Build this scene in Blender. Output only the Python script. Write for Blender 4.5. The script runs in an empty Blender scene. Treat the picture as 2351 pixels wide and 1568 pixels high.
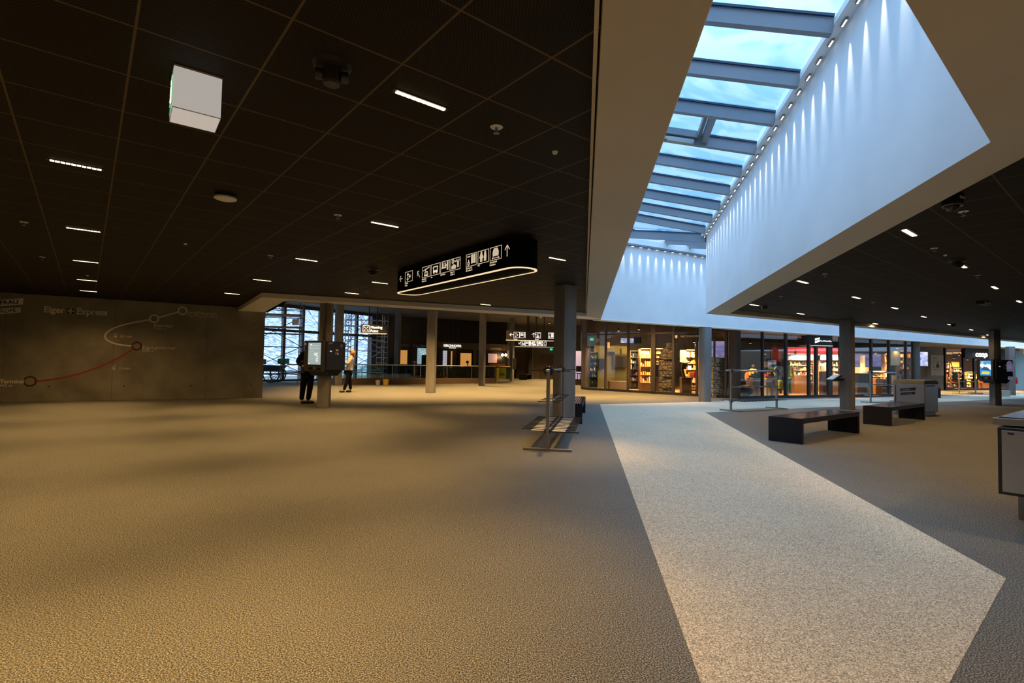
import bpy, bmesh, math, random
from mathutils import Vector, Matrix
random.seed(7)
R = math.radians
scn = bpy.context.scene
COL = scn.collection
PI = math.pi

# ------------------------------------------------------------------ camera
CAM_H = 1.367
PITCH, ROLL, FPX = 0.040026, 0.019123, 1207.8        # focal length in pixels of the 2351 px wide frame
_c, _s = math.cos(ROLL), math.sin(ROLL)
_rt = Vector((1, 0, 0)); _up = Vector((0, -math.sin(PITCH), math.cos(PITCH))); FWD = Vector((0, math.cos(PITCH), math.sin(PITCH)))
RT = _c*_rt + _s*_up
UP = -_s*_rt + _c*_up
cd = bpy.data.cameras.new('camera'); cam = bpy.data.objects.new('camera', cd); COL.objects.link(cam)
cam.matrix_world = Matrix(((RT.x, UP.x, -FWD.x, 0), (RT.y, UP.y, -FWD.y, 0), (RT.z, UP.z, -FWD.z, CAM_H), (0, 0, 0, 1)))
cd.sensor_width = 36; cd.lens = FPX/2351*36; cd.clip_start = .05; cd.clip_end = 400
scn.camera = cam

# ------------------------------------------------------------------ sky (overcast, brighter towards the zenith) and exposure
SKY = 2.6
w = bpy.data.worlds.new('overcast_sky'); scn.world = w; w.use_nodes = True
nt = w.node_tree; nt.nodes.clear()
out = nt.nodes.new('ShaderNodeOutputWorld'); bg = nt.nodes.new('ShaderNodeBackground')
tc = nt.nodes.new('ShaderNodeTexCoord'); sep = nt.nodes.new('ShaderNodeSeparateXYZ'); rp = nt.nodes.new('ShaderNodeValToRGB')
nz = nt.nodes.new('ShaderNodeTexNoise'); nz.inputs['Scale'].default_value = 3.0; nz.inputs['Detail'].default_value = 4
mx = nt.nodes.new('ShaderNodeMix'); mx.data_type = 'RGBA'; mx.blend_type = 'MULTIPLY'; mx.inputs[0].default_value = .18
rp.color_ramp.elements[0].position = 0.0; rp.color_ramp.elements[0].color = (.32, .43, .60, 1)
rp.color_ramp.elements[1].position = 1.0; rp.color_ramp.elements[1].color = (2.00, 2.58, 3.45, 1)
e = rp.color_ramp.elements.new(.45); e.color = (.37, .55, .80, 1)
nt.links.new(tc.outputs['Generated'], sep.inputs[0]); nt.links.new(sep.outputs['Z'], rp.inputs[0])
nt.links.new(tc.outputs['Generated'], nz.inputs['Vector'])
nt.links.new(rp.outputs[0], mx.inputs[6]); nt.links.new(nz.outputs['Fac'], mx.inputs[7])
nt.links.new(mx.outputs[2], bg.inputs['Color']); bg.inputs['Strength'].default_value = SKY
nt.links.new(bg.outputs[0], out.inputs[0])

scn.view_settings.view_transform = 'Standard'; scn.view_settings.look = 'None'
scn.view_settings.exposure = 0.0; scn.view_settings.gamma = 1.0; scn.view_settings.use_curve_mapping = False
cy = scn.cycles
cy.use_denoising = True; cy.use_adaptive_sampling = True; cy.adaptive_threshold = .02; cy.max_bounces = 8; cy.diffuse_bounces = 4; cy.glossy_bounces = 3; cy.transparent_max_bounces = 24
cy.sample_clamp_indirect = 4.0; cy.caustics_reflective = False; cy.caustics_refractive = False
# power of the place's own lamps (W)
P_LED, P_WASH, P_SHOP = 255.0, 60.0, 480.0
WARM = (1.0, .575, .20); AMBER = (1.0, .60, .25); COOL = (.86, .93, 1.0)

# ------------------------------------------------------------------ sight lines: a point of the photograph at a known height, depth or wall
def sight(px, py):
    return (RT*((px-1175.5)/FPX) + UP*(-(py-784)/FPX) + FWD)
EYE = Vector((0, 0, CAM_H))
def at(px, py, z=0.0):
    d = sight(px, py); return EYE + d*((z-CAM_H)/d.z)
def deep(px, py, Y):
    d = sight(px, py); return EYE + d*(Y/d.y)
def onwall(px, py, A, B):
    n = Vector((-(B[1]-A[1]), B[0]-A[0], 0)); d = sight(px, py)
    return EYE + d*(n.dot(Vector((A[0], A[1], CAM_H))-EYE)/n.dot(d))
def ppm(Y): return FPX/Y

# ------------------------------------------------------------------ materials
M = {}
def mat(name, col, rough=.6, metal=0., emit=None, es=0., spec=None, noise=None, bump=None, coat=0.):
    m = bpy.data.materials.new(name); m.use_nodes = True; t = m.node_tree; b = t.nodes['Principled BSDF']
    c4 = (*col, 1); b.inputs['Base Color'].default_value = c4; b.inputs['Roughness'].default_value = rough
    b.inputs['Metallic'].default_value = metal
    if spec is not None: b.inputs['Specular IOR Level'].default_value = spec
    if coat: b.inputs['Coat Weight'].default_value = coat; b.inputs['Coat Roughness'].default_value = .08
    if emit: b.inputs['Emission Color'].default_value = (*emit, 1); b.inputs['Emission Strength'].default_value = es
    if noise:                      # (scale, second colour, low, high[, detail, stretch])
        sc, c2, lo, hi = noise[:4]; det = noise[4] if len(noise) > 4 else 4; st = noise[5] if len(noise) > 5 else (1, 1, 1)
        co = t.nodes.new('ShaderNodeTexCoord'); mp = t.nodes.new('ShaderNodeMapping'); mp.inputs['Scale'].default_value = st
        n = t.nodes.new('ShaderNodeTexNoise'); n.inputs['Scale'].default_value = sc; n.inputs['Detail'].default_value = det
        r = t.nodes.new('ShaderNodeValToRGB'); r.color_ramp.elements[0].position = lo; r.color_ramp.elements[1].position = hi
        r.color_ramp.elements[0].color = c4; r.color_ramp.elements[1].color = (*c2, 1)
        t.links.new(co.outputs['Object'], mp.inputs[0]); t.links.new(mp.outputs[0], n.inputs['Vector']); t.links.new(n.outputs['Fac'], r.inputs[0]); t.links.new(r.outputs[0], b.inputs['Base Color'])
        if bump:
            bp = t.nodes.new('ShaderNodeBump'); bp.inputs['Strength'].default_value = bump; bp.inputs['Distance'].default_value = .01
            t.links.new(n.outputs['Fac'], bp.inputs['Height']); t.links.new(bp.outputs[0], b.inputs['Normal'])
    M[name] = m; return m
def glow(name, col, s):
    return mat(name, tuple(min(1, c)*.8 for c in col), .4, emit=col, es=s)
def glass(name, tint, refl=1.0, streak=False, base=.05):
    m = bpy.data.materials.new(name); m.use_nodes = True; t = m.node_tree; t.nodes.clear()
    o = t.nodes.new('ShaderNodeOutputMaterial'); tr = t.nodes.new('ShaderNodeBsdfTransparent'); gl = t.nodes.new('ShaderNodeBsdfGlossy')
    gl.inputs['Roughness'].default_value = .02; gl.inputs['Color'].default_value = (1, 1, 1, 1)
    tr.inputs['Color'].default_value = (*tint, 1)
    lw = t.nodes.new('ShaderNodeLayerWeight'); lw.inputs['Blend'].default_value = .5
    pw = t.nodes.new('ShaderNodeMath'); pw.operation = 'POWER'; pw.inputs[1].default_value = 4.5; t.links.new(lw.outputs['Facing'], pw.inputs[0])
    fr = t.nodes.new('ShaderNodeMath'); fr.operation = 'MULTIPLY_ADD'; fr.inputs[1].default_value = .8*refl; fr.inputs[2].default_value = base; t.links.new(pw.outputs[0], fr.inputs[0])
    mi = t.nodes.new('ShaderNodeMixShader'); t.links.new(fr.outputs[0], mi.inputs[0]); t.links.new(tr.outputs[0], mi.inputs[1]); t.links.new(gl.outputs[0], mi.inputs[2])
    if streak:   # streaks of melt water and grime on the pane
        co = t.nodes.new('ShaderNodeTexCoord'); mp = t.nodes.new('ShaderNodeMapping'); mp.inputs['Scale'].default_value = (.9, 1.3, .6)
        n = t.nodes.new('ShaderNodeTexNoise'); n.inputs['Scale'].default_value = 1.1; n.inputs['Detail'].default_value = 3; n.inputs['Distortion'].default_value = 1.4
        r = t.nodes.new('ShaderNodeValToRGB'); r.color_ramp.elements[0].position = .44; r.color_ramp.elements[1].position = .56
        r.color_ramp.elements[0].color = (tint[0]*.80, tint[1]*.90, tint[2]*.95, 1); r.color_ramp.elements[1].color = (*tint, 1)
        t.links.new(co.outputs['Object'], mp.inputs[0]); t.links.new(mp.outputs[0], n.inputs['Vector']); t.links.new(n.outputs['Fac'], r.inputs[0]); t.links.new(r.outputs[0], tr.inputs['Color'])
    t.links.new(mi.outputs[0], o.inputs[0]); M[name] = m; return m

def carpet(name, dark, mid, light):
    m = bpy.data.materials.new(name); m.use_nodes = True; t = m.node_tree; b = t.nodes['Principled BSDF']
    b.inputs['Roughness'].default_value = .95; b.inputs['Specular IOR Level'].default_value = .1
    co = t.nodes.new('ShaderNodeTexCoord')
    n = t.nodes.new('ShaderNodeTexNoise'); n.inputs['Scale'].default_value = 135; n.inputs['Detail'].default_value = 5; n.inputs['Roughness'].default_value = .75
    r = t.nodes.new('ShaderNodeValToRGB'); r.color_ramp.elements[0].position = .40; r.color_ramp.elements[1].position = .62
    r.color_ramp.elements[0].color = (*dark, 1); r.color_ramp.elements[1].color = (*light, 1)
    e = r.color_ramp.elements.new(.5); e.color = (*mid, 1)
    n2 = t.nodes.new('ShaderNodeTexNoise'); n2.inputs['Scale'].default_value = 1.3; n2.inputs['Detail'].default_value = 3
    r2 = t.nodes.new('ShaderNodeValToRGB'); r2.color_ramp.elements[0].color = (.86, .86, .86, 1); r2.color_ramp.elements[1].color = (1.08, 1.08, 1.08, 1)
    mm = t.nodes.new('ShaderNodeMix'); mm.data_type = 'RGBA'; mm.blend_type = 'MULTIPLY'; mm.inputs[0].default_value = 1
    L = t.links.new
    L(co.outputs['Object'], n.inputs['Vector']); L(co.outputs['Object'], n2.inputs['Vector']); L(n.outputs['Fac'], r.inputs[0]); L(n2.outputs['Fac'], r2.inputs[0])
    L(r.outputs[0], mm.inputs[6]); L(r2.outputs[0], mm.inputs[7]); L(mm.outputs[2], b.inputs['Base Color'])
    M[name] = m

GRID = 0.6802                      # direction of the ceiling panels
def mesh_ceiling(name, base, line):
    """expanded-metal panels 0.6 m square with a folded rim, laid along GRID"""
    m = bpy.data.materials.new(name); m.use_nodes = True; t = m.node_tree; b = t.nodes['Principled BSDF']; L = t.links.new
    b.inputs['Roughness'].default_value = .7; b.inputs['Specular IOR Level'].default_value = .15
    co = t.nodes.new('ShaderNodeTexCoord'); mp = t.nodes.new('ShaderNodeMapping'); mp.vector_type = 'TEXTURE'
    mp.inputs['Rotation'].default_value = (0, 0, GRID); mp.inputs['Location'].default_value = (-1.0306, 3.3915, 0)
    L(co.outputs['Object'], mp.inputs[0])
    sp = t.nodes.new('ShaderNodeSeparateXYZ'); L(mp.outputs[0], sp.inputs[0])
    def math_(op, a, bb=None):
        n = t.nodes.new('ShaderNodeMath'); n.operation = op
        if hasattr(a, 'links'): L(a, n.inputs[0])
        else: n.inputs[0].default_value = a
        if bb is not None:
            if hasattr(bb, 'links'): L(bb, n.inputs[1])
            else: n.inputs[1].default_value = bb
        return n.outputs[0]
    def edge(s, wd):                # 1 near a multiple of 0.6
        f = math_('ABSOLUTE', math_('SUBTRACT', math_('FRACT', math_('ADD', math_('DIVIDE', s, .6), .5)), .5))
        return math_('LESS_THAN', f, wd/.6)
    rim = math_('MAXIMUM', edge(sp.outputs[0], .0065), edge(sp.outputs[1], .0065))
    sx = math_('SINE', math_('MULTIPLY', sp.outputs[0], 2*PI/.020)); sy = math_('SINE', math_('MULTIPLY', sp.outputs[1], 2*PI/.028))
    holes = math_('GREATER_THAN', math_('MULTIPLY', sx, sy), .12)
    c1 = t.nodes.new('ShaderNodeMix'); c1.data_type = 'RGBA'; c1.inputs[6].default_value = (*base, 1); c1.inputs[7].default_value = (.002, .002, .002, 1); L(holes, c1.inputs[0])
    c2 = t.nodes.new('ShaderNodeMix'); c2.data_type = 'RGBA'; L(rim, c2.inputs[0]); L(c1.outputs[2], c2.inputs[6]); c2.inputs[7].default_value = (*line, 1)
    L(c2.outputs[2], b.inputs['Base Color'])
    M[name] = m
def picture(name, stops, strength, scale=2.0, stretch=(1, 1, 1)):
    """a lit picture on a screen: a soft image of bands and clouds"""
    m = bpy.data.materials.new(name); m.use_nodes = True; t = m.node_tree; b = t.nodes['Principled BSDF']; L = t.links.new
    b.inputs['Base Color'].default_value = (.02, .02, .02, 1); b.inputs['Roughness'].default_value = .3
    co = t.nodes.new('ShaderNodeTexCoord'); mp = t.nodes.new('ShaderNodeMapping'); mp.inputs['Scale'].default_value = stretch
    n = t.nodes.new('ShaderNodeTexNoise'); n.inputs['Scale'].default_value = scale; n.inputs['Detail'].default_value = 5; n.inputs['Distortion'].default_value = .8
    r = t.nodes.new('ShaderNodeValToRGB'); r.color_ramp.elements[0].position = .3; r.color_ramp.elements[1].position = .72
    r.color_ramp.elements[0].color = (*stops[0], 1); r.color_ramp.elements[1].color = (*stops[-1], 1)
    for i, s in enumerate(stops[1:-1]):
        e = r.color_ramp.elements.new(.3+.42*(i+1)/(len(stops)-1)); e.color = (*s, 1)
    L(co.outputs['Object'], mp.inputs[0]); L(mp.outputs[0], n.inputs['Vector']); L(n.outputs['Fac'], r.inputs[0]); L(r.outputs[0], b.inputs['Emission Color'])
    b.inputs['Emission Strength'].default_value = strength; M[name] = m
def stones(name):
    m = bpy.data.materials.new(name); m.use_nodes = True; t = m.node_tree; b = t.nodes['Principled BSDF']; L = t.links.new
    b.inputs['Roughness'].default_value = .9
    co = t.nodes.new('ShaderNodeTexCoord'); v = t.nodes.new('ShaderNodeTexVoronoi'); v.feature = 'DISTANCE_TO_EDGE'; v.inputs['Scale'].default_value = 4.2
    mp = t.nodes.new('ShaderNodeMapping'); mp.inputs['Scale'].default_value = (1, 1, 1.5)
    r = t.nodes.new('ShaderNodeValToRGB'); r.color_ramp.elements[0].color = (.02, .018, .015, 1); r.color_ramp.elements[1].position = .10; r.color_ramp.elements[1].color = (.42, .37, .29, 1)
    bp = t.nodes.new('ShaderNodeBump'); bp.inputs['Distance'].default_value = .05
    L(co.outputs['Object'], mp.inputs[0]); L(mp.outputs[0], v.inputs['Vector']); L(v.outputs['Distance'], r.inputs[0]); L(r.outputs[0], b.inputs['Base Color']); L(v.outputs['Distance'], bp.inputs['Height']); L(bp.outputs[0], b.inputs['Normal'])
    M[name] = m

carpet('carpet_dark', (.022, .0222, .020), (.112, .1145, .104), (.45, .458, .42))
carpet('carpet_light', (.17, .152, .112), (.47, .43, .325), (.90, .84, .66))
mesh_ceiling('mesh_ceiling', (.022, .0165, .0115), (.11, .08, .042))
mat('plaster', (.80, .80, .80), .8, noise=(1.2, (.74, .74, .74), .35, .65))
mat('soffit', (.56, .50, .40), .8, noise=(.8, (.52, .465, .37), .35, .65))
mat('soffit_pale', (.88, .83, .74), .8)
mat('concrete', (.185, .172, .135), .85, noise=(1.4, (.32, .30, .24), .3, .7, 9), bump=.12)
mat('concrete_joint', (.15, .14, .115), .9)
mat('concrete_column', (.13, .128, .122), .8, noise=(3.5, (.215, .21, .20), .3, .7, 8, (1, 1, .25)), bump=.12)
mat('concrete_hole', (.03, .028, .025), .9)
mat('black', (.012, .012, .013), .45)
mat('casing_black', (.004, .004, .004), .8, spec=.03)
mat('black_gloss', (.010, .010, .012), .12)
mat('charcoal', (.028, .028, .032), .5)
mat('bench_steel', (.014, .0145, .018), .55, spec=.25)
mat('bench_top', (.030, .019, .016), .16, noise=(6, (.046, .029, .024), .35, .65, 3, (.3, 6, 1)))
mat('steel', (.45, .44, .42), .32, 1.0)
mat('steel_dull', (.34, .33, .31), .45, 1.0)
mat('bin_body', (.40, .40, .41), .38, .85)
mat('frame_dark', (.045, .042, .040), .45, .4)
mat('frame_bronze', (.10, .085, .070), .45, .5)
mat('beam_grey', (.20, .215, .24), .5)
mat('gasket', (.01, .03, .07), .5)
mat('white_paint', (.80, .80, .79), .5)
mat('white_vinyl', (.92, .87, .76), .6)
mat('white_line', (.80, .72, .58), .7)
mat('red_vinyl', (.36, .028, .020), .6)
mat('deep_red', (.07, .012, .012), .6)
mat('red_panel', (.62, .012, .012), .6)
mat('red_dark', (.25, .008, .01), .6)
mat('wood', (.36, .22, .11), .5, noise=(4, (.26, .15, .075), .35, .65, 4, (.4, 5, 5)))
mat('deck_wood', (.42, .30, .17), .7, noise=(5, (.32, .22, .12), .35, .65, 4, (.5, 6, 1)))
mat('dark_wood', (.10, .065, .04), .5)
mat('olive', (.15, .15, .045), .8)
mat('wall_dark', (.030, .027, .024), .7)
mat('wall_taupe', (.16, .145, .12), .75)
mat('boutique_dark', (.008, .008, .010), .35)
mat('boutique_brown', (.11, .075, .045), .6)
mat('snow', (.13, .16, .21), .8, noise=(1.0, (.58, .64, .74), .40, .64, 12, (2.4, 2.4, .4)))
mat('bark', (.10, .10, .105), .9, noise=(3, (.20, .21, .23), .3, .7))
mat('skin', (.55, .32, .22), .6); mat('hair_blond', (.26, .16, .07), .7); mat('jacket_white', (.38, .35, .32), .8)
mat('cloth_black', (.006, .006, .008), .9, spec=.1); mat('jeans_dark', (.005, .006, .010), .9, spec=.1); mat('scarf_green', (.25, .30, .10), .8)
mat('shoe', (.008, .008, .008), .5)
mat('foliage', (.02, .05, .015), .7, noise=(9, (.05, .09, .03), .35, .65))
mat('bucket_yellow', (.75, .48, .03), .5); mat('bucket_white', (.66, .62, .52), .5)
mat('yellow_green', (.42, .50, .02), .6); mat('sky_blue', (.30, .50, .75), .7); mat('orange', (.75, .28, .05), .6); mat('yellow', (.80, .60, .05), .6)
mat('brown_leather', (.30, .15, .07), .6); mat('teal', (.04, .20, .22), .6); mat('purple', (.12, .05, .22), .6); mat('green', (.05, .25, .06), .6)
mat('cream', (.70, .64, .52), .6); mat('teal_wall', (.22, .32, .32), .6); mat('exit_green', (.0, .28, .05), .5, emit=(.0, .35, .07), es=.5)
mat('navy', (.02, .03, .07), .6); mat('poster_paper', (.30, .28, .24), .7); mat('ink', (.03, .03, .03), .7); mat('lilac', (.38, .36, .55), .6, emit=(.38, .36, .58), es=.22)
mat('yellow_box', (.40, .33, .03), .6)
glow('led_warm', (1.0, .74, .42), 5.0)
glow('led_white', (1.0, .95, .88), 4.0)
glow('bulb', (1.0, .82, .55), 6.0)
glow('sign_ring', (1.0, .76, .46), .95)
glow('sign_icon', (1.0, .82, .58), .55)
glow('sign_white', (1.0, .94, .86), 1.0)
glow('cube_white', (1.0, .95, .89), .36)
glow('red_light', (1.0, .05, .05), 3.0)
glow('screen_pale', (.40, .54, .58), .62)
glow('screen_sky', (.06, .34, .80), .75)
glow('screen_cloud', (.80, .92, 1.0), .95)
glow('screen_ridge', (.04, .12, .30), .5)
glow('screen_meadow', (.75, .72, .06), .75)
glow('screen_line', (.85, .95, 1.0), .9)
glow('amber_window', (1.0, .46, .11), .50)
glow('amber_lit', (1.0, .58, .18), .62)
glow('cream_lit', (1.0, .80, .46), .62)
glow('cyan_window', (.45, .75, .85), .45)
glow('white_window', (.95, .92, 1.0), .6)
glow('lilac_screen', (.55, .50, .72), .5)
glow('pink_poster', (.62, .40, .36), .35)
glow('exit_lit', (.05, .8, .35), .9)
glow('teal_lit', (.30, .46, .48), .35)
picture('screen_mountain', [(.10, .10, .42), (.30, .28, .66), (.52, .46, .82), (.60, .50, .80)], .75, 1.2, (1, 1, 2.4))
picture('screen_blue', [(.04, .07, .50), (.16, .22, .72), (.36, .34, .80), (.60, .52, .85)], .8, 1.4, (1, 1, 2.5))
picture('screen_piste', [(.12, .18, .62), (.45, .50, .90), (.80, .80, 1.0), (.92, .92, 1.0)], .95, 3.0)
picture('screen_valley', [(.02, .14, .55), (.16, .40, .75), (.75, .90, .95), (.30, .42, .10), (.65, .70, .10)], .85, 4.0, (1, 1, 1.6))
picture('poster_peak', [(.05, .18, .28), (.25, .42, .45), (.45, .58, .55)], .5, 2.2)
picture('goods_lit', [(.10, .04, .01), (.55, .28, .07), (1.0, .68, .24), (1.0, .86, .55)], .6, 9.0, (1, 1, 1.4))
glass('pane_shop', (.88, .86, .82), .12, False, .03)
glass('pane_coated', (.80, .79, .76), .5, False, .12)
glass('pane_clear', (.92, .95, .96), .8)
glass('pane_rail', (.62, .72, .66), .8)
glass('pane_roof', (.80, .90, .96), .6, True)
stones('rubble')

# ------------------------------------------------------------------ builders
class MB:
    def __init__(s): s.v = []; s.f = []; s.T = Matrix()
    def add(s, vs, fs):
        k = len(s.v); s.v += [s.T @ Vector(v) for v in vs]; s.f += [tuple(i+k for i in f) for f in fs]; return s
    def box(s, c, d, rz=0, rot=None):
        x, y, z = (q/2 for q in d); m = rot if rot is not None else Matrix.Rotation(rz, 3, 'Z'); c = Vector(c)
        vs = [c + m @ Vector((i*x, j*y, k*z)) for k in (-1, 1) for i, j in ((-1, -1), (1, -1), (1, 1), (-1, 1))]
        return s.add(vs, [(3, 2, 1, 0), (4, 5, 6, 7), (0, 1, 5, 4), (1, 2, 6, 5), (2, 3, 7, 6), (3, 0, 4, 7)])
    def prism(s, poly, z0, z1):
        a = sum(poly[i][0]*poly[(i+1) % len(poly)][1]-poly[(i+1) % len(poly)][0]*poly[i][1] for i in range(len(poly)))
        if a < 0: poly = poly[::-1]
        n = len(poly)
        return s.add([(p[0], p[1], z0) for p in poly]+[(p[0], p[1], z1) for p in poly],
                     [tuple(range(n-1, -1, -1)), tuple(range(n, 2*n))]+[(i, (i+1) % n, n+(i+1) % n, n+i) for i in range(n)])
    def hull8(s, lo, hi):            # frustum between two polygons with the same number of 3-D points
        n = len(lo); return s.add(list(lo)+list(hi), [tuple(range(n-1, -1, -1)), tuple(range(n, 2*n))]+[(i, (i+1) % n, n+(i+1) % n, n+i) for i in range(n)])
    def bar(s, p, q, w, h=None):     # rectangular bar from p to q
        p, q = Vector(p), Vector(q); h = h or w; d = (q-p); L = d.length; d.normalize()
        u = d.cross(Vector((0, 0, 1)))
        if u.length < 1e-4: u = Vector((1, 0, 0))
        u.normalize(); v = u.cross(d)
        o = [(-1, -1), (1, -1), (1, 1), (-1, 1)]
        return s.hull8([p+u*a*w/2+v*b*h/2 for a, b in o], [q+u*a*w/2+v*b*h/2 for a, b in o])
    def tube(s, p, q, r, r2=None, n=10):
        p, q = Vector(p), Vector(q); d = (q-p).normalized(); u = d.orthogonal().normalized(); v = d.cross(u); r2 = r if r2 is None else r2
        a = [(math.cos(2*PI*i/n), math.sin(2*PI*i/n)) for i in range(n)]
        return s.hull8([p+u*c*r+v*e*r for c, e in a], [q+u*c*r2+v*e*r2 for c, e in a])
    def lathe(s, prof, n=20, c=(0, 0, 0)):
        k = len(prof); vs = [(c[0]+r*math.cos(2*PI*i/n), c[1]+r*math.sin(2*PI*i/n), c[2]+z) for i in range(n) for r, z in prof]
        fs = [(i*k+j, ((i+1) % n)*k+j, ((i+1) % n)*k+j+1, i*k+j+1) for i in range(n) for j in range(k-1)]
        return s.add(vs, fs)
    def ball(s, c, r, n=12, sq=(1, 1, 1)):
        pr = [(max(1e-4, r*math.sin(PI*j/8)), -r*math.cos(PI*j/8)) for j in range(9)]
        T = s.T.copy(); s.T = T @ Matrix.Translation(c) @ Matrix.Diagonal((*sq, 1)); s.lathe(pr, n); s.T = T; return s
    def path(s, pts, r, n=8):
        for a, b in zip(pts[:-1], pts[1:]): s.tube(a, b, r, n=n)
        return s
    # flat shapes, laid on the plane T (x right, y up, thickness along z)
    def plate(s, poly, t=.004): return s.prism(poly, 0, t)
    def rect(s, x0, y0, x1, y1, t=.004): return s.plate([(x0, y0), (x1, y0), (x1, y1), (x0, y1)], t)
    def stroke(s, pts, w, t=.004, closed=False):
        pts = [Vector(p) for p in pts]; n = len(pts); L, Rr = [], []
        for i in range(n):
            a = pts[(i-1) % n] if (closed or i) else pts[i]; b = pts[(i+1) % n] if (closed or i < n-1) else pts[i]
            d = (b-a).normalized(); nn = Vector((-d.y, d.x)); L.append(pts[i]+nn*w/2); Rr.append(pts[i]-nn*w/2)
        m = n if closed else n-1
        for i in range(m):
            j = (i+1) % n; s.plate([Rr[i], Rr[j], L[j], L[i]], t)
        return s
    def disc(s, x, y, r, t=.004, n=20, ry=None): return s.plate([(x+r*math.cos(2*PI*i/n), y+(ry or r)*math.sin(2*PI*i/n)) for i in range(n)], t)
    def ring(s, x, y, r, w, t=.004, n=28): return s.stroke([(x+r*math.cos(2*PI*i/n), y+r*math.sin(2*PI*i/n)) for i in range(n)], w, t, True)
    def frame(s, x0, y0, x1, y1, w, t=.004):
        s.rect(x0, y0, x1, y0+w, t); s.rect(x0, y1-w, x1, y1, t); s.rect(x0, y0+w, x0+w, y1-w, t); return s.rect(x1-w, y0+w, x1, y1-w, t)
    def build(s, name, m, parent=None, bevel=0, smooth=False, label=None):
        me = bpy.data.meshes.new(name); me.from_pydata([tuple(v) for v in s.v], [], s.f); me.update()
        bm = bmesh.new(); bm.from_mesh(me); bmesh.ops.recalc_face_normals(bm, faces=bm.faces); bm.to_mesh(me); bm.free()
        me.materials.append(M[m] if isinstance(m, str) else m)
        o = bpy.data.objects.new(name, me); COL.objects.link(o)
        if parent: o.parent = parent
        if label: o['label'] = label
        if smooth:
            for p in me.polygons: p.use_smooth = True
        if bevel:
            b = o.modifiers.new('bevel', 'BEVEL'); b.width = bevel; b.segments = 2; b.limit_method = 'ANGLE'
        return o
def plane(o, u, v=(0, 0, 1)):       # basis: origin, right, up
    u = Vector(u).normalized(); v = Vector(v).normalized(); n = u.cross(v)
    return Matrix(((u.x, v.x, n.x, o[0]), (u.y, v.y, n.y, o[1]), (u.z, v.z, n.z, o[2]), (0, 0, 0, 1)))
def tag(o, label, cat, group=None):
    o['label'] = label; o['category'] = cat
    if group: o['group'] = group
    return o
def thing(name, label, cat, loc=(0, 0, 0), rz=0, group=None):
    o = bpy.data.objects.new(name, None); COL.objects.link(o); o.location = loc; o.rotation_euler = (0, 0, rz); o.empty_display_size = .1
    return tag(o, label, cat, group)
def struct(o): o['kind'] = 'structure'; return o
def dup(root, loc, rz, label=None, group=None):
    r = root.copy(); COL.objects.link(r); r.location = loc; r.rotation_euler = (0, 0, rz)
    if label: r['label'] = label
    if group: r['group'] = group
    for ch in list(root.children):
        c = ch.copy(); COL.objects.link(c); c.parent = r
        for g in list(ch.children):
            d = g.copy(); COL.objects.link(d); d.parent = c
    return r
def text(name, body, m, parent, basis, size, bold=0., ext=.002, align='LEFT', shear=0., sx=1.):
    c = bpy.data.curves.new(name, 'FONT'); c.body = body; c.size = size; c.extrude = ext; c.bevel_depth = min(bold, .035*size); c.bevel_resolution = 0; c.align_x = align; c.align_y = 'BOTTOM_BASELINE'; c.shear = shear
    f = bpy.data.objects.new('type', c); COL.objects.link(f); me = bpy.data.meshes.new_from_object(f); bpy.data.objects.remove(f); bpy.data.curves.remove(c)
    me.name = name; me.materials.clear(); me.materials.append(M[m]); o = bpy.data.objects.new(name, me); COL.objects.link(o)
    o.matrix_basis = basis @ Matrix.Diagonal((sx, 1, 1, 1)); o.parent = parent
    return o
def lamp(parent, kind, power, col, loc, rot=None, size=.1, spot=None, blend=.6, sy=None):
    d = bpy.data.lights.new('lamp_light', kind); d.energy = power; d.color = col
    if kind == 'SPOT': d.spot_size = spot; d.spot_blend = blend; d.shadow_soft_size = size
    elif kind == 'AREA':
        d.size = size
        if sy: d.shape = 'RECTANGLE'; d.size_y = sy
    else: d.shadow_soft_size = size
    o = bpy.data.objects.new('lamp_light', d); COL.objects.link(o); o.parent = parent; o.location = loc
    if rot: o.rotation_euler = rot
    return o

# ================================================================== THE SETTING
HC, HS, HH = 3.05, 2.93, 4.6          # mesh ceiling, plaster soffit round the openings, hall behind
A = Vector((5.75, 15.6)); B = Vector((3.24, 3.53)); D = Vector((.715, 1.38)); L1 = Vector((3.03, 17.97))
FU = Vector((1, .5222)).normalized()                      # direction of the white back wall
F0 = Vector((3.0, 18.0)); F1 = F0+FU*36
BU = Vector((.8675, .4975)); BN = Vector((.4975, -.8675)) # back edge of the right-hand ceiling block, and its inward normal
A2 = A+BU*28
W0 = Vector((-26.2, 7.39)); W1 = Vector((-8.53, 18.11)); WU = (W1-W0).normalized(); WN = Vector((-WU.y, WU.x))
V = lambda p: (p.x, p.y)

floor = struct(MB().prism([(-45, -12), (60, -12), (60, 62), (-45, 62)], -.2, 0).build('floor', 'carpet_dark'))
inlay = struct(MB().prism([V(L1), V(F0+FU*36), (A2.x, A2.y), V(A), (3.30, 3.54), (1.30, 1.80), (.70, 1.30)], 0, .003).build('floor_inlay', 'carpet_light'))  # near edge cut at a shadow line; shade beyond drawn as dark carpet

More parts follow.
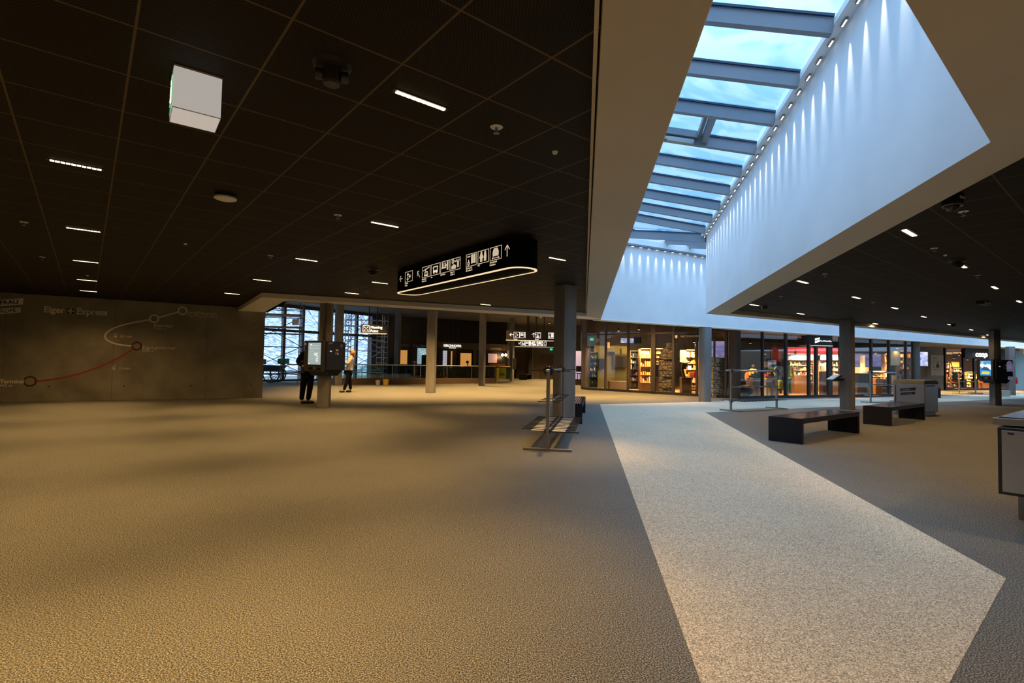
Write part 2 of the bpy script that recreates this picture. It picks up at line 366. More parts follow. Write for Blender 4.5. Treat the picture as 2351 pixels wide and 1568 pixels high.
# concrete wall on the left with formwork joints and tie holes
wb = MB(); n_ = WN*.35
wb.prism([V(W0), V(W1), V(W1+n_), V(W0+n_)], 0, HC+.1)
wall_left = struct(wb.build('wall_left', 'concrete'))
jb = MB()
for k in range(1, 7):
    p = W1-WU*(.95+k*2.45-1.7); jb.box((p.x-WN.x*.001, p.y-WN.y*.001, 1.5), (.012, .004, 3.0), math.atan2(WU.y, WU.x))
struct(jb.build('formwork_joint', 'concrete_joint', wall_left))
hb = MB()
for k in range(0, 10):
    for z in ((.42, 1.55, 2.5) if k == 0 else (.42,)):
        p = W1-WU*(.35+k*1.75); q = p-WN*.002; hb.tube((p.x, p.y, z), (q.x, q.y, z), .022, n=12)
struct(hb.build('tie_hole', 'concrete_hole', wall_left))
struct(MB().prism([(-45, -12.3), (60, -12.3), (60, -12), (-45, -12)], 0, 3.4).build('wall_rear', 'wall_taupe'))
struct(MB().prism([(-26.5, -12), (-26.2, -12), (-26.2, 7.4), (-26.5, 7.4)], 0, 3.4).build('wall_side', 'concrete'))

# dark mesh ceilings
K = Vector((-6.5, 13.55)); J = Vector((2.43, 17.25)); E1 = Vector((-9.25, 17.67))
c1 = MB().prism([(-26.2, -12), (-1.63, -12), (.364, 2.2), V(J), V(K), V(E1), V(W0)], HC, HC+.08)
struct(c1.build('ceiling', 'mesh_ceiling'))
P0 = Vector((3.70, 3.77)); PC = A+BN*.55+Vector((.36, .30)); PB = PC+BU*29
struct(MB().prism([V(P0), V(PC), V(PB), (50, 0), (50, -12), (8.5, -12), (5.5, 2.2)], HC, HC+.08).build('ceiling', 'mesh_ceiling'))

# plaster soffits round the two openings, hung a hand lower than the mesh
s = MB()
s.prism([(-1.63, -12), (.364, 2.2), V(J), V(L1), V(D), (-1.0, -12)], HS, HC+.12)
struct(s.build('trim_1', 'soffit'))
s = MB(); s.prism([V(D), V(B), V(P0), (5.5, 2.2), (8.5, -12), (-1.0, -12)], HS, HC+.12)
struct(s.build('trim_2', 'soffit'))
s = MB(); s.prism([V(A), V(B), V(P0), V(PC)], HS, HC+.12); s.prism([V(A), V(PC), V(PB), V(A2)], HS, HC+.12)
struct(s.build('trim_3', 'soffit'))
KI = Vector((-6.2, 14.45)); I1 = Vector((1.375, 17.92)); E2 = Vector((-8.47, 18.14))
s = MB(); s.prism([V(E1), V(K), V(KI), V(E2)], HS, HC+.12); s.prism([V(K), V(J), V(L1), (3.0, 18.66), V(I1), V(KI)], HS, HC+.12)
struct(s.build('trim_4', 'soffit_pale'))
# thin pale edge profile of the mesh ceiling along the skylight soffit, with its shadow gap
s = MB(); a, b = Vector((.364, 2.2)), J
nn = Vector((-(b-a).y, (b-a).x)).normalized()
a0 = a-(b-a).normalized()*6
s.prism([V(a0+nn*.012), V(b+nn*.012), V(b+nn*.034), V(a0+nn*.034)], HC-.015, HC)
struct(s.build('trim_5', 'soffit_pale'))

# plastered walls of the skylight shaft
def wallprism(pts, z0, z1): return MB().prism(pts, z0, z1)
lwq = Vector((-(L1-D).y, (L1-D).x)).normalized()
abn = Vector(((A-B).y, -(A-B).x)).normalized()            # away from the opening, to the right
struct(wallprism([V(B), V(A), V(A+abn*.22), V(B+abn*.22)], HC+.12, 5.30).build('wall_shaft_right', 'plaster'))
struct(wallprism([V(B-abn*.004), V(A-abn*.004), V(A), V(B)], HS, HC+.13).build('wall_shaft_edge', 'plaster'))
struct(wallprism([V(A-BN*.004), V(A2-BN*.004), V(A2), V(A)], HS, HC+.13).build('wall_shaft_edge', 'plaster'))
struct(wallprism([V(D-lwq*.004), V(L1-lwq*.004), V(L1), V(D)], HS, HC+.13).build('wall_shaft_edge', 'plaster'))
struct(wallprism([V(A), V(A2), V(A2+BN*.22), V(A+BN*.22)], HC+.12, 5.30).build('wall_shaft_block', 'plaster'))
lw = Vector((-(L1-D).y, (L1-D).x)).normalized()
struct(wallprism([V(D), V(L1), V(L1+lw*.22), V(D+lw*.22)], HC+.12, 6.2).build('wall_shaft_left', 'plaster'))
db = (B-D).normalized(); dn = Vector((db.y, -db.x))
struct(wallprism([V(D), V(B), V(B+dn*.22), V(D+dn*.22)], HC+.12, 6.2).build('wall_shaft_near', 'plaster'))
FN = Vector((-FU.y, FU.x))
struct(wallprism([V(F0), V(F1), V(F1+FN*.28), V(F0+FN*.28)], HS, 5.98).build('wall_back', 'plaster'))
struct(wallprism([V(F0-FN*.012+FU*.02), V(F1-FN*.012), V(F1+FN*.40), V(F0+FN*.40)], HS-.045, HS).build('trim_6', 'soffit_pale'))

# hall behind: higher ceiling and the upstands that carry it
struct(MB().prism([V(E2), V(KI), V(I1), (3.0, 18.66), V(F0+FN*.28), V(F0+FU*8.2+FN*.28), (10.3, 23.2), (30, 32.5), (30, 58), (-8.8, 58), (-8.9, 38.4), (-9.85, 36.8), (-20.1, 22.8), (-18, 12.4)], HH, HH+.1).build('ceiling_hall', 'wall_taupe'))
u = MB()
for p, q in ((E2, KI), (KI, I1), (I1, Vector((3.0, 18.66)))):
    d = (q-p).normalized(); m_ = Vector((d.y, -d.x)); u.prism([V(p), V(q), V(q+m_*.1), V(p+m_*.1)], HS, HH)
struct(u.build('wall_upstand', 'soffit_pale'))
struct(wallprism([(-24.2, 12), (-18.3, 12), (-24.0, 20), (-24.2, 20)], 0, HH).build('wall_far_left', 'wall_taupe'))
# passage to the supermarket: low dark ceiling
struct(MB().prism([V(F0+FU*20.6+FN*.28), V(F1+FN*.28), (50, 50), (30, 50), (22.0, 28.5)], HC, HC+.1).build('ceiling_passage', 'wall_taupe'))

# ------------------------------------------------------------------ skylight: steel beams, panes, one vent sash with its motor
GL, SL = 5.34, .225
sky = thing('skylight', 'long sloped skylight of glass panes on grey beams over the white shaft', 'skylight', (0, 0, 0))
ab = (A-B).normalized(); pv = -abn                          # along the eave, and up the slope
def roof1(p): return GL + SL*(p-B).dot(pv)
BNo = -BN
def roof2(p): return GL + SL*(p-A).dot(BNo)
hip_end = L1+Vector((-.1, .1))
def beam(p, q, f, w=.09, h=.19, nm='beam'):
    if nm == 'beam': p = p+(q-p).normalized()*.135
    P = Vector((p.x, p.y, f(p)-h/2-.03)); Q = Vector((q.x, q.y, f(q)-h/2-.03)); MB().bar(P, Q, w, h).build(nm, 'beam_grey', sky)
    gb = MB().bar(P+Vector((0, 0, h/2+.012)), Q+Vector((0, 0, h/2+.012)), w+.05, .03); gb.build('gasket', 'gasket', sky)
def hit(p, d, a, b):               # where the ray p + t d meets the line a-b in plan
    e = b-a; k = d.x*e.y-d.y*e.x; t = ((a-p).x*e.y-(a-p).y*e.x)/k; return p+d*t
T0 = 2.33; NB = 9
starts = [B+ab*(T0+1.155*i) for i in range(-2, NB)]
for i, p in enumerate(starts):
    q = hit(p, pv, D, L1)
    if i <= 0: q = hit(p, pv, D, B) if hit(p, pv, D, B).y > hit(p, pv, D, L1).y else q
    h_ = hit(p, pv, A, hip_end)
    if (h_-p).dot(pv) > 0 and (h_-p).dot(pv) < (q-p).dot(pv) and (p-B).dot(ab) > (A-B).length-3.2 and q.y > 17.97: q = h_
    beam(p, q, roof1)
for k in range(1, 24):             # the arm along the shops
    p = A+BU*(.62+1.155*(k-1)); q = hit(p, BNo, F0, F1)
    if k == 1: q = p+BNo*2.2
    beam(p, q, roof2)
beam(A, hip_end, roof1, .12, .24, 'hip_beam')
for k, t in enumerate((.35, .62)): # jack rafters from the hip to the back wall
    p = A+(hip_end-A)*t; q = hit(p, BNo, F0, F1); beam(p, q, roof2)
# panes
def pane(poly, f, nm='glass_pane'):
    m = MB(); m.add([(p.x, p.y, f(p)+.03) for p in poly]+[(p.x, p.y, f(p)+.05) for p in poly],
        [tuple(range(len(poly)-1, -1, -1)), tuple(range(len(poly), 2*len(poly)))]+[(i, (i+1) % len(poly), len(poly)+(i+1) % len(poly), len(poly)+i) for i in range(len(poly))]); return m.build(nm, 'pane_roof', sky)
edge_pts = [B-ab*1.2]+starts+[A]
for i in range(len(edge_pts)-1):
    p, q = edge_pts[i], edge_pts[i+1]; qq, pp = hit(q, pv, D, L1), hit(p, pv, D, L1)
    if i == len(edge_pts)-2: qq = hip_end
    pane([p, q, qq, pp], roof1)
for k in range(12):
    p, q = A+BU*(2.31*k), A+BU*(2.31*(k+1)); pp, qq = hit(p, BNo, F0, F1), hit(q, BNo, F0, F1)
    if k == 0: pp = hip_end
    pane([p, q, qq, pp], roof2)
# eave boards and the head boards
m = MB(); m.bar((*V(B-abn*.075), 5.285), (*V(A-abn*.075), 5.285), .13, .075); m.build('eave_board', 'white_paint', sky)
m = MB(); m.bar((*V(F0-FN*.04), 5.78), (*V(F0+FU*6-FN*.04), 5.78), .07, .20); m.build('head_board', 'white_paint', sky)
m = MB(); m.bar((*V(F0-FN*.05), 5.64), (*V(F0+FU*6-FN*.05), 5.64), .09, .06); m.build('head_channel', 'beam_grey', sky)
# vent sash in the bay with the motor
b3, b4 = starts[4], starts[5]
def rp_(p, dz): return Vector((p.x, p.y, roof1(p)+dz))
mid3, mid4 = b3+pv*1.02, b4+pv*1.02
MB().bar(rp_(mid3, -.10), rp_(mid4, -.10), .09, .15).build('cross_beam', 'beam_grey', sky)
sash = MB()
p1, p2 = b3+ab*.10+pv*1.12, b4-ab*.10+pv*1.12; q1, q2 = hit(b3+ab*.10, pv, D, L1), hit(b4-ab*.10, pv, D, L1)
sash.bar(rp_(p1, -.06), rp_(p2, -.06), .06, .10); sash.bar(rp_(p1, -.06), rp_(q1, -.06), .05, .10); sash.bar(rp_(p2, -.06), rp_(q2, -.06), .06, .12)
so = sash.build('vent_sash', 'beam_grey', sky)
mo = MB(); a_, b_ = rp_(b4-ab*.16+pv*1.22, -.24), rp_(b4-ab*.16+pv*1.68, -.24)
mo.bar(a_, b_, .09, .08); mo.bar(b_, b_+Vector((pv.x, pv.y, SL))*.10, .12, .05); mo.path([b_+Vector((0, 0, -.03)), b_+Vector((pv.x*.14, pv.y*.14, -.06)), b_+Vector((pv.x*.2, pv.y*.2, .02))], .008)
mo.build('vent_motor', 'steel_dull', so)

# wall washers below the skylight: slim fittings whose beams graze the plaster
def washer(p, along, out, z, label, group, first=[None]):
    rz = math.atan2(along.y, along.x)
    if first[0] is None:
        r = thing('wall_washer', label, 'lamp', (p.x, p.y, z), rz, group)
        MB().box((0, 0, .012), (.15, .03, .024)).build('housing', 'steel_dull', r)
        l = MB()
        for k in range(5): l.box((-.05+.025*k, 0, -.001), (.017, .016, .005))
        l.build('lens', 'led_white', r)
        lamp(r, 'SPOT', P_WASH, (.93, .96, 1.0), (0, 0, -.02), (R(4.0), 0, 0), .008, R(21), .9)
        first[0] = r; return r
    r = dup(first[0], (p.x, p.y, z), rz, label, group); return r
for k in range(32):
    p = B+ab*(.30+.385*k)-abn*.055
    washer(p, -ab, -abn, 5.22, 'slim LED wall washer under the skylight eave, shining down the long white shaft wall', 'washers along the shaft wall')
for k in range(14):
    p = F0+FU*(.20+.385*k)-FN*.055
    washer(p, FU, -FN, 5.58, 'small LED wall washer at the head of the white back wall', 'washers on the back wall')

# ------------------------------------------------------------------ columns
def column(pl, ps, pr, py, z1, label):
    c = at(ps, py); d = Vector((-c.x, -c.y)).normalized(); k = FPX/c.y
    # horizontal pixels measure lengths across the view: turn them into lengths square to the sight line
    ca = c.y/math.hypot(c.x, c.y); wl, wr = (ps-pl)/k*ca, (pr-ps)/k*ca
    s_ = math.hypot(wl, wr); de = math.atan2(wr, wl); a = math.atan2(d.y, d.x)-de
    ln = Vector((math.cos(a), math.sin(a))); rn = Vector((-ln.y, ln.x))
    ctr = Vector((c.x, c.y))-(ln+rn)*s_/2
    o = MB().prism([(-s_/2, -s_/2), (s_/2, -s_/2), (s_/2, s_/2), (-s_/2, s_/2)], 0, z1).build('concrete_column', 'concrete_column', bevel=.012)
    o.location = (ctr.x, ctr.y, 0); o.rotation_euler = (0, 0, a+PI/2); tag(o, label, 'column'); return o
col_near = column(1267, 1292, 1320.5, 985, HC, 'square concrete column beside the nearest steel ski rack, lit blue on one side')
col_kiosk = column(727, 754, 759, 937, HC, 'square concrete column carrying the black ticket kiosk beside the stooping man')
column(976.3, 995.5, 1000.4, 902, HH, 'tall concrete column standing in front of the glass balustrade, nearest of those there')
column(1097.6, 1109.5, 1114, 886, HH, 'tall concrete column at the far end of the glass balustrade')
column(1168, 1176, 1180, 876, HH, 'slim concrete column under the end of the hanging direction signs, with black cases strapped on')
column(1602.9, 1617, 1633.6, 923, HS-.045, 'blue lit concrete column in front of the glazed shop corner, under the white back wall')
col_tab = column(1927.3, 1955, 1964, 941, HC, 'brown grey concrete column with a tilted tablet, behind the two black benches')
col_k2 = column(2271.3, 2285, 2300.4, 931, HC, 'dark concrete column carrying the far kiosk with the bright picture screen')
column(2309, 2318, 2333, 907.5, HS-.045, 'far grey concrete column behind the kiosk with the bright picture')
column(763.8, 768.5, 785, 884, HH, 'warm lit concrete column behind the ticket kiosk, between the kiosk and the woman')
column(903, 913, 918, 874.5, HH, 'concrete column at the left end of the luxury shop fronts')

# ------------------------------------------------------------------ window wall to the snowy wood (left, far)
G0, G1 = Vector((-20.0, 22.7)), Vector((-9.8, 36.6)); GU = (G1-G0).normalized(); GN = Vector((-GU.y, GU.x)); GLn = (G1-G0).length
win = struct(thing('window_1', 'tall steel framed window wall facing the snowy wood', 'window')); del win['category'], win['label']
def wpos(px, py=800): p = onwall(px, py, G0, G1); return (Vector((p.x, p.y))-G0).dot(GU)
mul = [0.0, 3.0, 6.0]+[wpos(px) for px in (598, 650, 693, 733, 778, 817, 853)]
for t_ in mul:
    p = G0+GU*t_; MB().box((p.x, p.y, HH/2), (.16, .22, HH), math.atan2(GU.y, GU.x)).build('mullion', 'frame_bronze', win)
m = MB(); m.bar((*V(G0), 3.02), (*V(G1), 3.02), .14, .16); m.build('transom', 'frame_bronze', win)
m = MB(); m.bar((*V(G0), .05), (*V(G1), .05), .16, .12); m.build('sill', 'frame_bronze', win)
m = MB(); m.bar((*V(G0), HH-.1), (*V(G1), HH-.1), .16, .2); m.build('window_head', 'frame_dark', win)
m = MB(); m.prism([V(G0), V(G1), V(G1+GN*.02), V(G0+GN*.02)], .1, HH-.15); m.build('glass_pane', 'pane_clear', win)
# dark return wall with a glazed door between the window wall and the shop fronts
q0, q1 = G1, Vector((-8.9, 38.4))
struct(MB().prism([V(q0), V(q1), (q1.x-.3, q1.y+.2), (q0.x-.3, q0.y+.2)], 0, HH).build('wall_return', 'frame_dark'))

# ------------------------------------------------------------------ outside: snow slope and bare trees
g = MB(); nx, ny = 26, 18
for j in range(ny):
    for i in range(nx):
        x = -75+4.2*i; y = 28+4.5*j; along = (Vector((x, y))-G0).dot(GN)
        z = -.15 if along < 3 else -.15+max(0, along-8)*.30+.5*math.sin(x*.3+y*.2)*(along > 10)
        g.v.append(Vector((x, y, z)))
for j in range(ny-1):
    for i in range(nx-1): 
        k = j*nx+i
        x = -75+4.2*i; y = 28+4.5*j
        if (Vector((x+4.2, y))-G0).dot(GN) > -1.5: g.f.append((k, k+1, k+1+nx, k+nx))
so = g.build('snow_slope', 'snow', smooth=True); so['kind'] = 'structure'
def tree_mesh(h, seed):
    rnd = random.Random(seed); m = MB()
    def grow(p, d, L, r, lv):
        q = p+d*L; m.tube(p, q, max(r, .016), max(r*.65, .014), n=4 if lv else 7)
        if lv > 2: return
        for k in range(3 if lv else 22):
            t = (.35 if lv else .12)+(.65 if lv else .85)*rnd.random(); a = rnd.random()*2*PI; s = p+d*L*t
            nd = (d*.75+Vector((math.cos(a), math.sin(a), .35))*(.62 if lv else .8)).normalized()
            grow(s, nd, L*(.42+.22*rnd.random())*(1.1-.4*t if not lv else 1), r*.30, lv+1)
    grow(Vector((0, 0, -.3)), Vector((.03, .02, 1)).normalized(), h, .13, 0); return m
def hz(x, y):
    al = (Vector((x, y))-G0).dot(GN); return -.15+max(0, al-8)*.30-.1
trees = [tag(tree_mesh(h, sd).build('bare_tree', 'bark'), l, 'tree', 'bare trees on the snow slope') for h, sd, l in
         ((8.5, 3, 'tall bare winter tree on the snowy slope outside the far window'), (6.5, 5, 'young bare winter tree on the snowy slope outside the far window'), (10.0, 9, 'spreading bare winter tree on the snowy slope outside the far window'))]
rnd = random.Random(17); k = 0
spots = []
while len(spots) < 12:
    px = rnd.uniform(596, 862); dd = rnd.uniform(7, 40)
    p = onwall(px, 800, G0+GN*dd, G1+GN*dd)
    if all((p.x-a)**2+(p.y-b)**2 > 30 for a, b in spots): spots.append((p.x, p.y))
for i, (x, y) in enumerate(spots):
    o = trees[i % 3] if i < 3 else trees[i % 3].copy()
    if i >= 3: COL.objects.link(o)
    o.location = (x, y, hz(x, y)); o.rotation_euler = (0, 0, rnd.random()*6.3); s_ = rnd.uniform(.8, 1.2); o.scale = (s_, s_, s_)

# ------------------------------------------------------------------ luxury shop fronts of the hall behind
S0, S1 = Vector((-9.2, 38.2)), Vector((-.4, 42.6)); SU = (S1-S0).normalized(); SN = Vector((SU.y, -SU.x))
def sp(px, py): return onwall(px, py, S0, S1)
fac = struct(MB().prism([V(S0), V(S1), V(S1-SN*.3), V(S0-SN*.3)], 0, HH).build('wall_shops', 'boutique_dark'))
def facbox(name, m, x0, y0, x1, y1, out=.03, th=.05, parent=fac, label=None):
    a, b = sp(x0, y1), sp(x1, y1); zt = (sp(x0, y0).z+sp(x1, y0).z)/2; zb = (a.z+b.z)/2
    c = Vector(((a.x+b.x)/2, (a.y+b.y)/2))+SN*out; w_ = (Vector((b.x, b.y))-Vector((a.x, a.y))).length
    o = MB().box((c.x, c.y, (zt+zb)/2), (w_, th, max(.02, zt-zb)), math.atan2(SU.y, SU.x)).build(name, m, parent, label=label); return o
facbox('fascia', 'boutique_brown', 1003, 788, 1168, 803, .06)
facbox('fascia', 'charcoal', 914, 787, 1003, 799, .08)
for x in (944, 1020, 1030, 1040, 1052): facbox('panel_joint', 'frame_bronze', x, 728, x+.6, 786, .01, .03)
facbox('pilaster', 'boutique_brown', 941, 799, 956, 868, .05); facbox('pilaster', 'boutique_brown', 1003, 803, 1010, 868, .05)
facbox('pilaster', 'boutique_brown', 1027, 803, 1033, 868, .07); facbox('pilaster', 'frame_dark', 1048, 803, 1055, 868, .07); facbox('pilaster', 'boutique_brown', 1085, 800, 1092, 868, .07)
facbox('lit_window', 'amber_window', 916.5, 804, 934, 836, .05, label='amber lit shop window pane')
facbox('lit_window', 'cyan_window', 957, 799, 977, 836, .05, label='pale blue lit shop window picture')
facbox('lit_window', 'white_window', 1016, 805, 1025, 840, .05, label='white latticed shop window')
lat = MB()
for i in range(6): 
    a, b = sp(1016+i*1.6, 806), sp(1016+i*1.6, 838); lat.bar(a+Vector((*SN, 0))*.09, b+Vector((*SN, 0))*.09, .012)
for i in range(9):
    a, b = sp(1016, 806+i*3.8), sp(1025, 806+i*3.8); lat.bar(a+Vector((*SN, 0))*.09, b+Vector((*SN, 0))*.09, .012)
lat.build('lattice', 'charcoal', fac)
facbox('lit_window', 'amber_window', 1056, 811, 1081, 842, .05, label='wide amber lit shop window')
facbox('lit_window', 'amber_window', 1033.5, 806, 1037, 845, .05); facbox('door_leaf', 'boutique_brown', 1037, 803, 1047, 868, .05)
facbox('lit_window', 'pink_poster', 1120, 812, 1140, 833, .05, label='pinkish picture in the shop window')
facbox('lit_window', 'amber_window', 1110, 805, 1113, 842, .05); facbox('counter_front', 'orange', 1122, 836, 1156, 842, .3, .4)
facbox('shop_base', 'boutique_brown', 917, 840, 940, 868, .05); facbox('shop_base', 'navy', 966, 815, 977, 868, .1, .1)
for i in range(7): facbox('lit_speck', 'sign_white', 963+i*2, 803+(i*5) % 12, 964+i*2, 805+(i*5) % 12, .10, .02)
def facsign(body, px, py, hpx, m, name='shop_sign', label='', bold=0., shear=0., sx=1.):
    p = sp(px, py); p2 = Vector((p.x, p.y, p.z))+Vector((*SN, 0))*.14
    r = thing(name, label, 'sign', p2)
    text('lettering', body, m, r, plane((0, 0, 0), (SU.x, SU.y, 0)), hpx/ppm(p.y)*1.35, bold, .01, 'CENTER', shear, sx); return r
facsign('GUCCI', 926, 795, 5, 'white_line', 'shop_sign', 'faint capital letters on the dark fascia above the amber window', sx=1.3)
facsign('Cartier', 961, 797, 8, 'white_line', 'shop_sign', 'slanted script lettering on the dark fascia above the pale blue window', shear=.3)
facsign('KIRCHHOFER', 1037.5, 796.2, 5.2, 'sign_white', 'shop_sign', 'bright backlit capital lettering over the boutique door', .012)
facsign('Interlaken', 1037.5, 799.8, 3, 'sign_white', 'shop_sign', 'tiny lit second line of lettering over the boutique door')
facsign('SWAROVSKI', 1136, 802, 3.5, 'white_line', 'shop_sign', 'faint pale lettering above the pinkish shop picture')
for px in (1147.5, 1155): 
    p = sp(px, 815)+Vector((*SN, 0))*.5; r = thing('pendant_lamp', 'bright round pendant bulb in the boutique beside the pinkish picture', 'lamp', (p.x, p.y, p.z), 0, 'bulbs in the boutique')
    MB().ball((0, 0, 0), .11).build('bulb', 'bulb', r, smooth=True); MB().tube((0, 0, .1), (0, 0, HH-p.z), .012).build('cord', 'black', r)
    lamp(r, 'POINT', 14, WARM, (0, 0, -.2), size=.1)
# back of the hall: concrete wall with two doors
H0, H1 = Vector((-.4, 46.2)), Vector((13, 46.2))
wr = struct(MB().prism([(-.4, 42.6), (-.1, 42.6), (-.1, 46.2), (14, 46.2), (14, 46.5), (-.4, 46.5)], 0, HH).build('wall_hall', 'wall_taupe'))
def hallbox(name, m, x0, y0, x1, y1, Y=46.1, th=.12, parent=None):
    a, b = deep(x0, y1, Y), deep(x1, y0, Y); return MB().box(((a.x+b.x)/2, Y, (max(a.z, 0)+b.z)/2), (abs(b.x-a.x), th, b.z-max(a.z, 0))).build(name, m, parent)
struct(hallbox('door_1', 'dark_wood', 1185, 810, 1214, 878)); struct(hallbox('door_2', 'dark_wood', 1240, 816, 1272, 878))
struct(hallbox('wall_pier', 'wall_dark', 1213, 780, 1222, 876, 45.6, .5)); struct(hallbox('trim_7', 'soffit_pale', 1222, 770, 1223.5, 873, 45.5, .1))
e_ = thing('exit_sign', 'small green lit exit sign above the far brown door', 'sign', deep(1265.5, 802, 45.9)); MB().box((0, 0, 0), (.22, .04, .17)).build('panel', 'exit_lit', e_)

# ------------------------------------------------------------------ glazed shop fronts on the right
X0, X1 = Vector((3.85, 28.3)), Vector((9.45, 22.9)); XU = (X1-X0).normalized(); XA = math.atan2(XU.y, XU.x); XN = Vector((XU.y, -XU.x))
Z0, Z1 = Vector((9.75, 22.62)), Vector((21.45, 28.0)); ZU = (Z1-Z0).normalized(); ZA = math.atan2(ZU.y, ZU.x); ZN = Vector((ZU.y, -ZU.x))
def front(name, P, Q, ang, h, muls, transom, glassm, fm):
    r = bpy.data.objects.new(name, None); COL.objects.link(r); struct(r)
    U = (Q-P).normalized()
    for px, w_ in muls:
        p = onwall(px, 850, P, Q); MB().box((p.x, p.y, h/2), (w_, .12, h), ang).build('mullion', fm, r)
    if transom: m = MB(); m.bar((*V(P), transom), (*V(Q), transom), .10, .07); m.build('transom', fm, r)
    m = MB(); m.bar((*V(P), .06), (*V(Q), .06), .12, .12); m.build('sill', 'frame_dark', r)
    m = MB(); m.bar((*V(P), h-.05), (*V(Q), h-.05), .12, .10); m.build('shop_head', 'frame_dark', r)
    n = Vector((-U.y, U.x))*.01; MB().prism([V(P-n), V(Q-n), V(Q+n), V(P+n)], .1, h-.1).build('glass_pane', glassm, r); return r
front('window_2', X0, X1, XA, HH, [(1341, .26), (1390.5, .09), (1442, .09), (1500.5, .22), (1546.5, .10), (1600, .08), (1640, .05), (1667, .10)], 2.92, 'pane_shop', 'frame_bronze')
front('window_3', Z0, Z1, ZA, 3.1, [(1696, .10), (1750, .09), (1803.5, .11), (1856.5, .12), (1873, .14), (1904, .30), (1928, .08), (1999.5, .10), (2040, .10), (2079, .10), (2096.5, .16)], None, 'pane_coated', 'frame_dark')
struct(MB().prism([V(X1), (9.60, 23.35), (9.9, 23.3), V(Z0)], 0, HH).build('wall_corner', 'frame_bronze'))
# shop shells: floors share the hall floor; back and side walls, and the low shop ceilings
struct(MB().prism([V(X0+Vector((.25, .1))), V(X1+Vector((.15, .3))), V(Z0+Vector((.1, .2))), V(Z1+Vector((-.1, .2))), (28.3, 37.0), (30, 40), (7.4, 34)], 0, .004).build('floor_shop', 'wood'))
struct(MB().prism([(3.80, 28.75), (4.0, 28.75), (5.4, 34.0), (5.2, 34.0)], 0, HH).build('wall_shop_left', 'wall_dark'))
struct(MB().prism([(4.5, 34), (8, 34), (30, 40), (30, 40.3), (8, 34.3), (4.5, 34.3)], 0, HH).build('wall_shop_back', 'wall_dark'))
struct(MB().prism([(10.2, 23.4), (21.5, 28.5), (28.6, 37.5), (30, 40), (12.5, 35.2)], 3.15, 3.25).build('ceiling_shop', 'wall_dark'))
struct(MB().prism([V(Z1), V(Z1+Vector((.25, -.05))), (28.8, 37.3), (28.5, 37.5)], 0, 3.2).build('wall_shop_side', 'wall_taupe'))
# concrete wall with the screen, and the supermarket front
C0, C1 = Vector((28.5, 37.4)), Vector((31.25, 38.1)); CU = (C1-C0).normalized()
struct(MB().prism([V(C0), V(C1), V(C1+Vector((-.1, .3))), V(C0+Vector((-.1, .3)))], 0, HC).build('wall_screen', 'wall_taupe'))
K0, K1 = Vector((31.35, 38.1)), Vector((37.6, 39.4))
cf = bpy.data.objects.new('window_4', None); COL.objects.link(cf); struct(cf)
KU = (K1-K0).normalized(); KA = math.atan2(KU.y, KU.x)
for px in (2170, 2211, 2236, 2275): p = onwall(px, 850, K0, K1); MB().box((p.x, p.y, 1.5), (.10, .12, 3.0), KA).build('mullion', 'black', cf)
m = MB(); m.bar((*V(K0), .08), (*V(K1), .08), .12, .16); m.build('sill', 'black', cf)
m = MB(); p = onwall(2211, 815, K0, K1); m.prism([V(Vector((p.x, p.y))), V(K1), V(K1+Vector((.02, -.15))), (p.x+.02, p.y-.15)], 2.35, HC); m.build('fascia', 'black', cf)
struct(MB().prism([(31.5, 38.3), (43.8, 40.7), (43.8, 46), (31.5, 46)], 0, .004).build('floor_market', 'wood'))
MB().prism([V(K0), V(K1), V(K1+Vector((0, .02))), V(K0+Vector((0, .02)))], .15, HC).build('glass_pane', 'pane_shop', cf)
struct(MB().prism([(31.3, 38.2), (31.5, 38.2), (31.5, 46), (44, 46), (44, 46.3), (31.3, 46.3)], 0, 3.15).build('wall_market', 'boutique_brown'))
struct(MB().prism([(31.3, 38.2), (44, 40.6), (44, 46.3), (31.3, 46.3)], 3.15, 3.2).build('ceiling_market', 'wall_dark'))
# far right: pale teal glazed wall and its white fascia
struct(MB().prism([(38.2, 40.3), (52, 43.5), (52, 43.8), (38.2, 40.6)], 0, 3.0).build('wall_far_right', 'teal_wall'))
struct(MB().prism([(36.6, 37.6), (50, 41.0), (50, 41.3), (36.6, 37.9)], 2.72, 3.4).build('trim_8', 'plaster'))
struct(MB().prism([(48, -12), (48.3, -12), (53, 44), (52, 44)], 0, 3.2).build('wall_right', 'wall_taupe'))

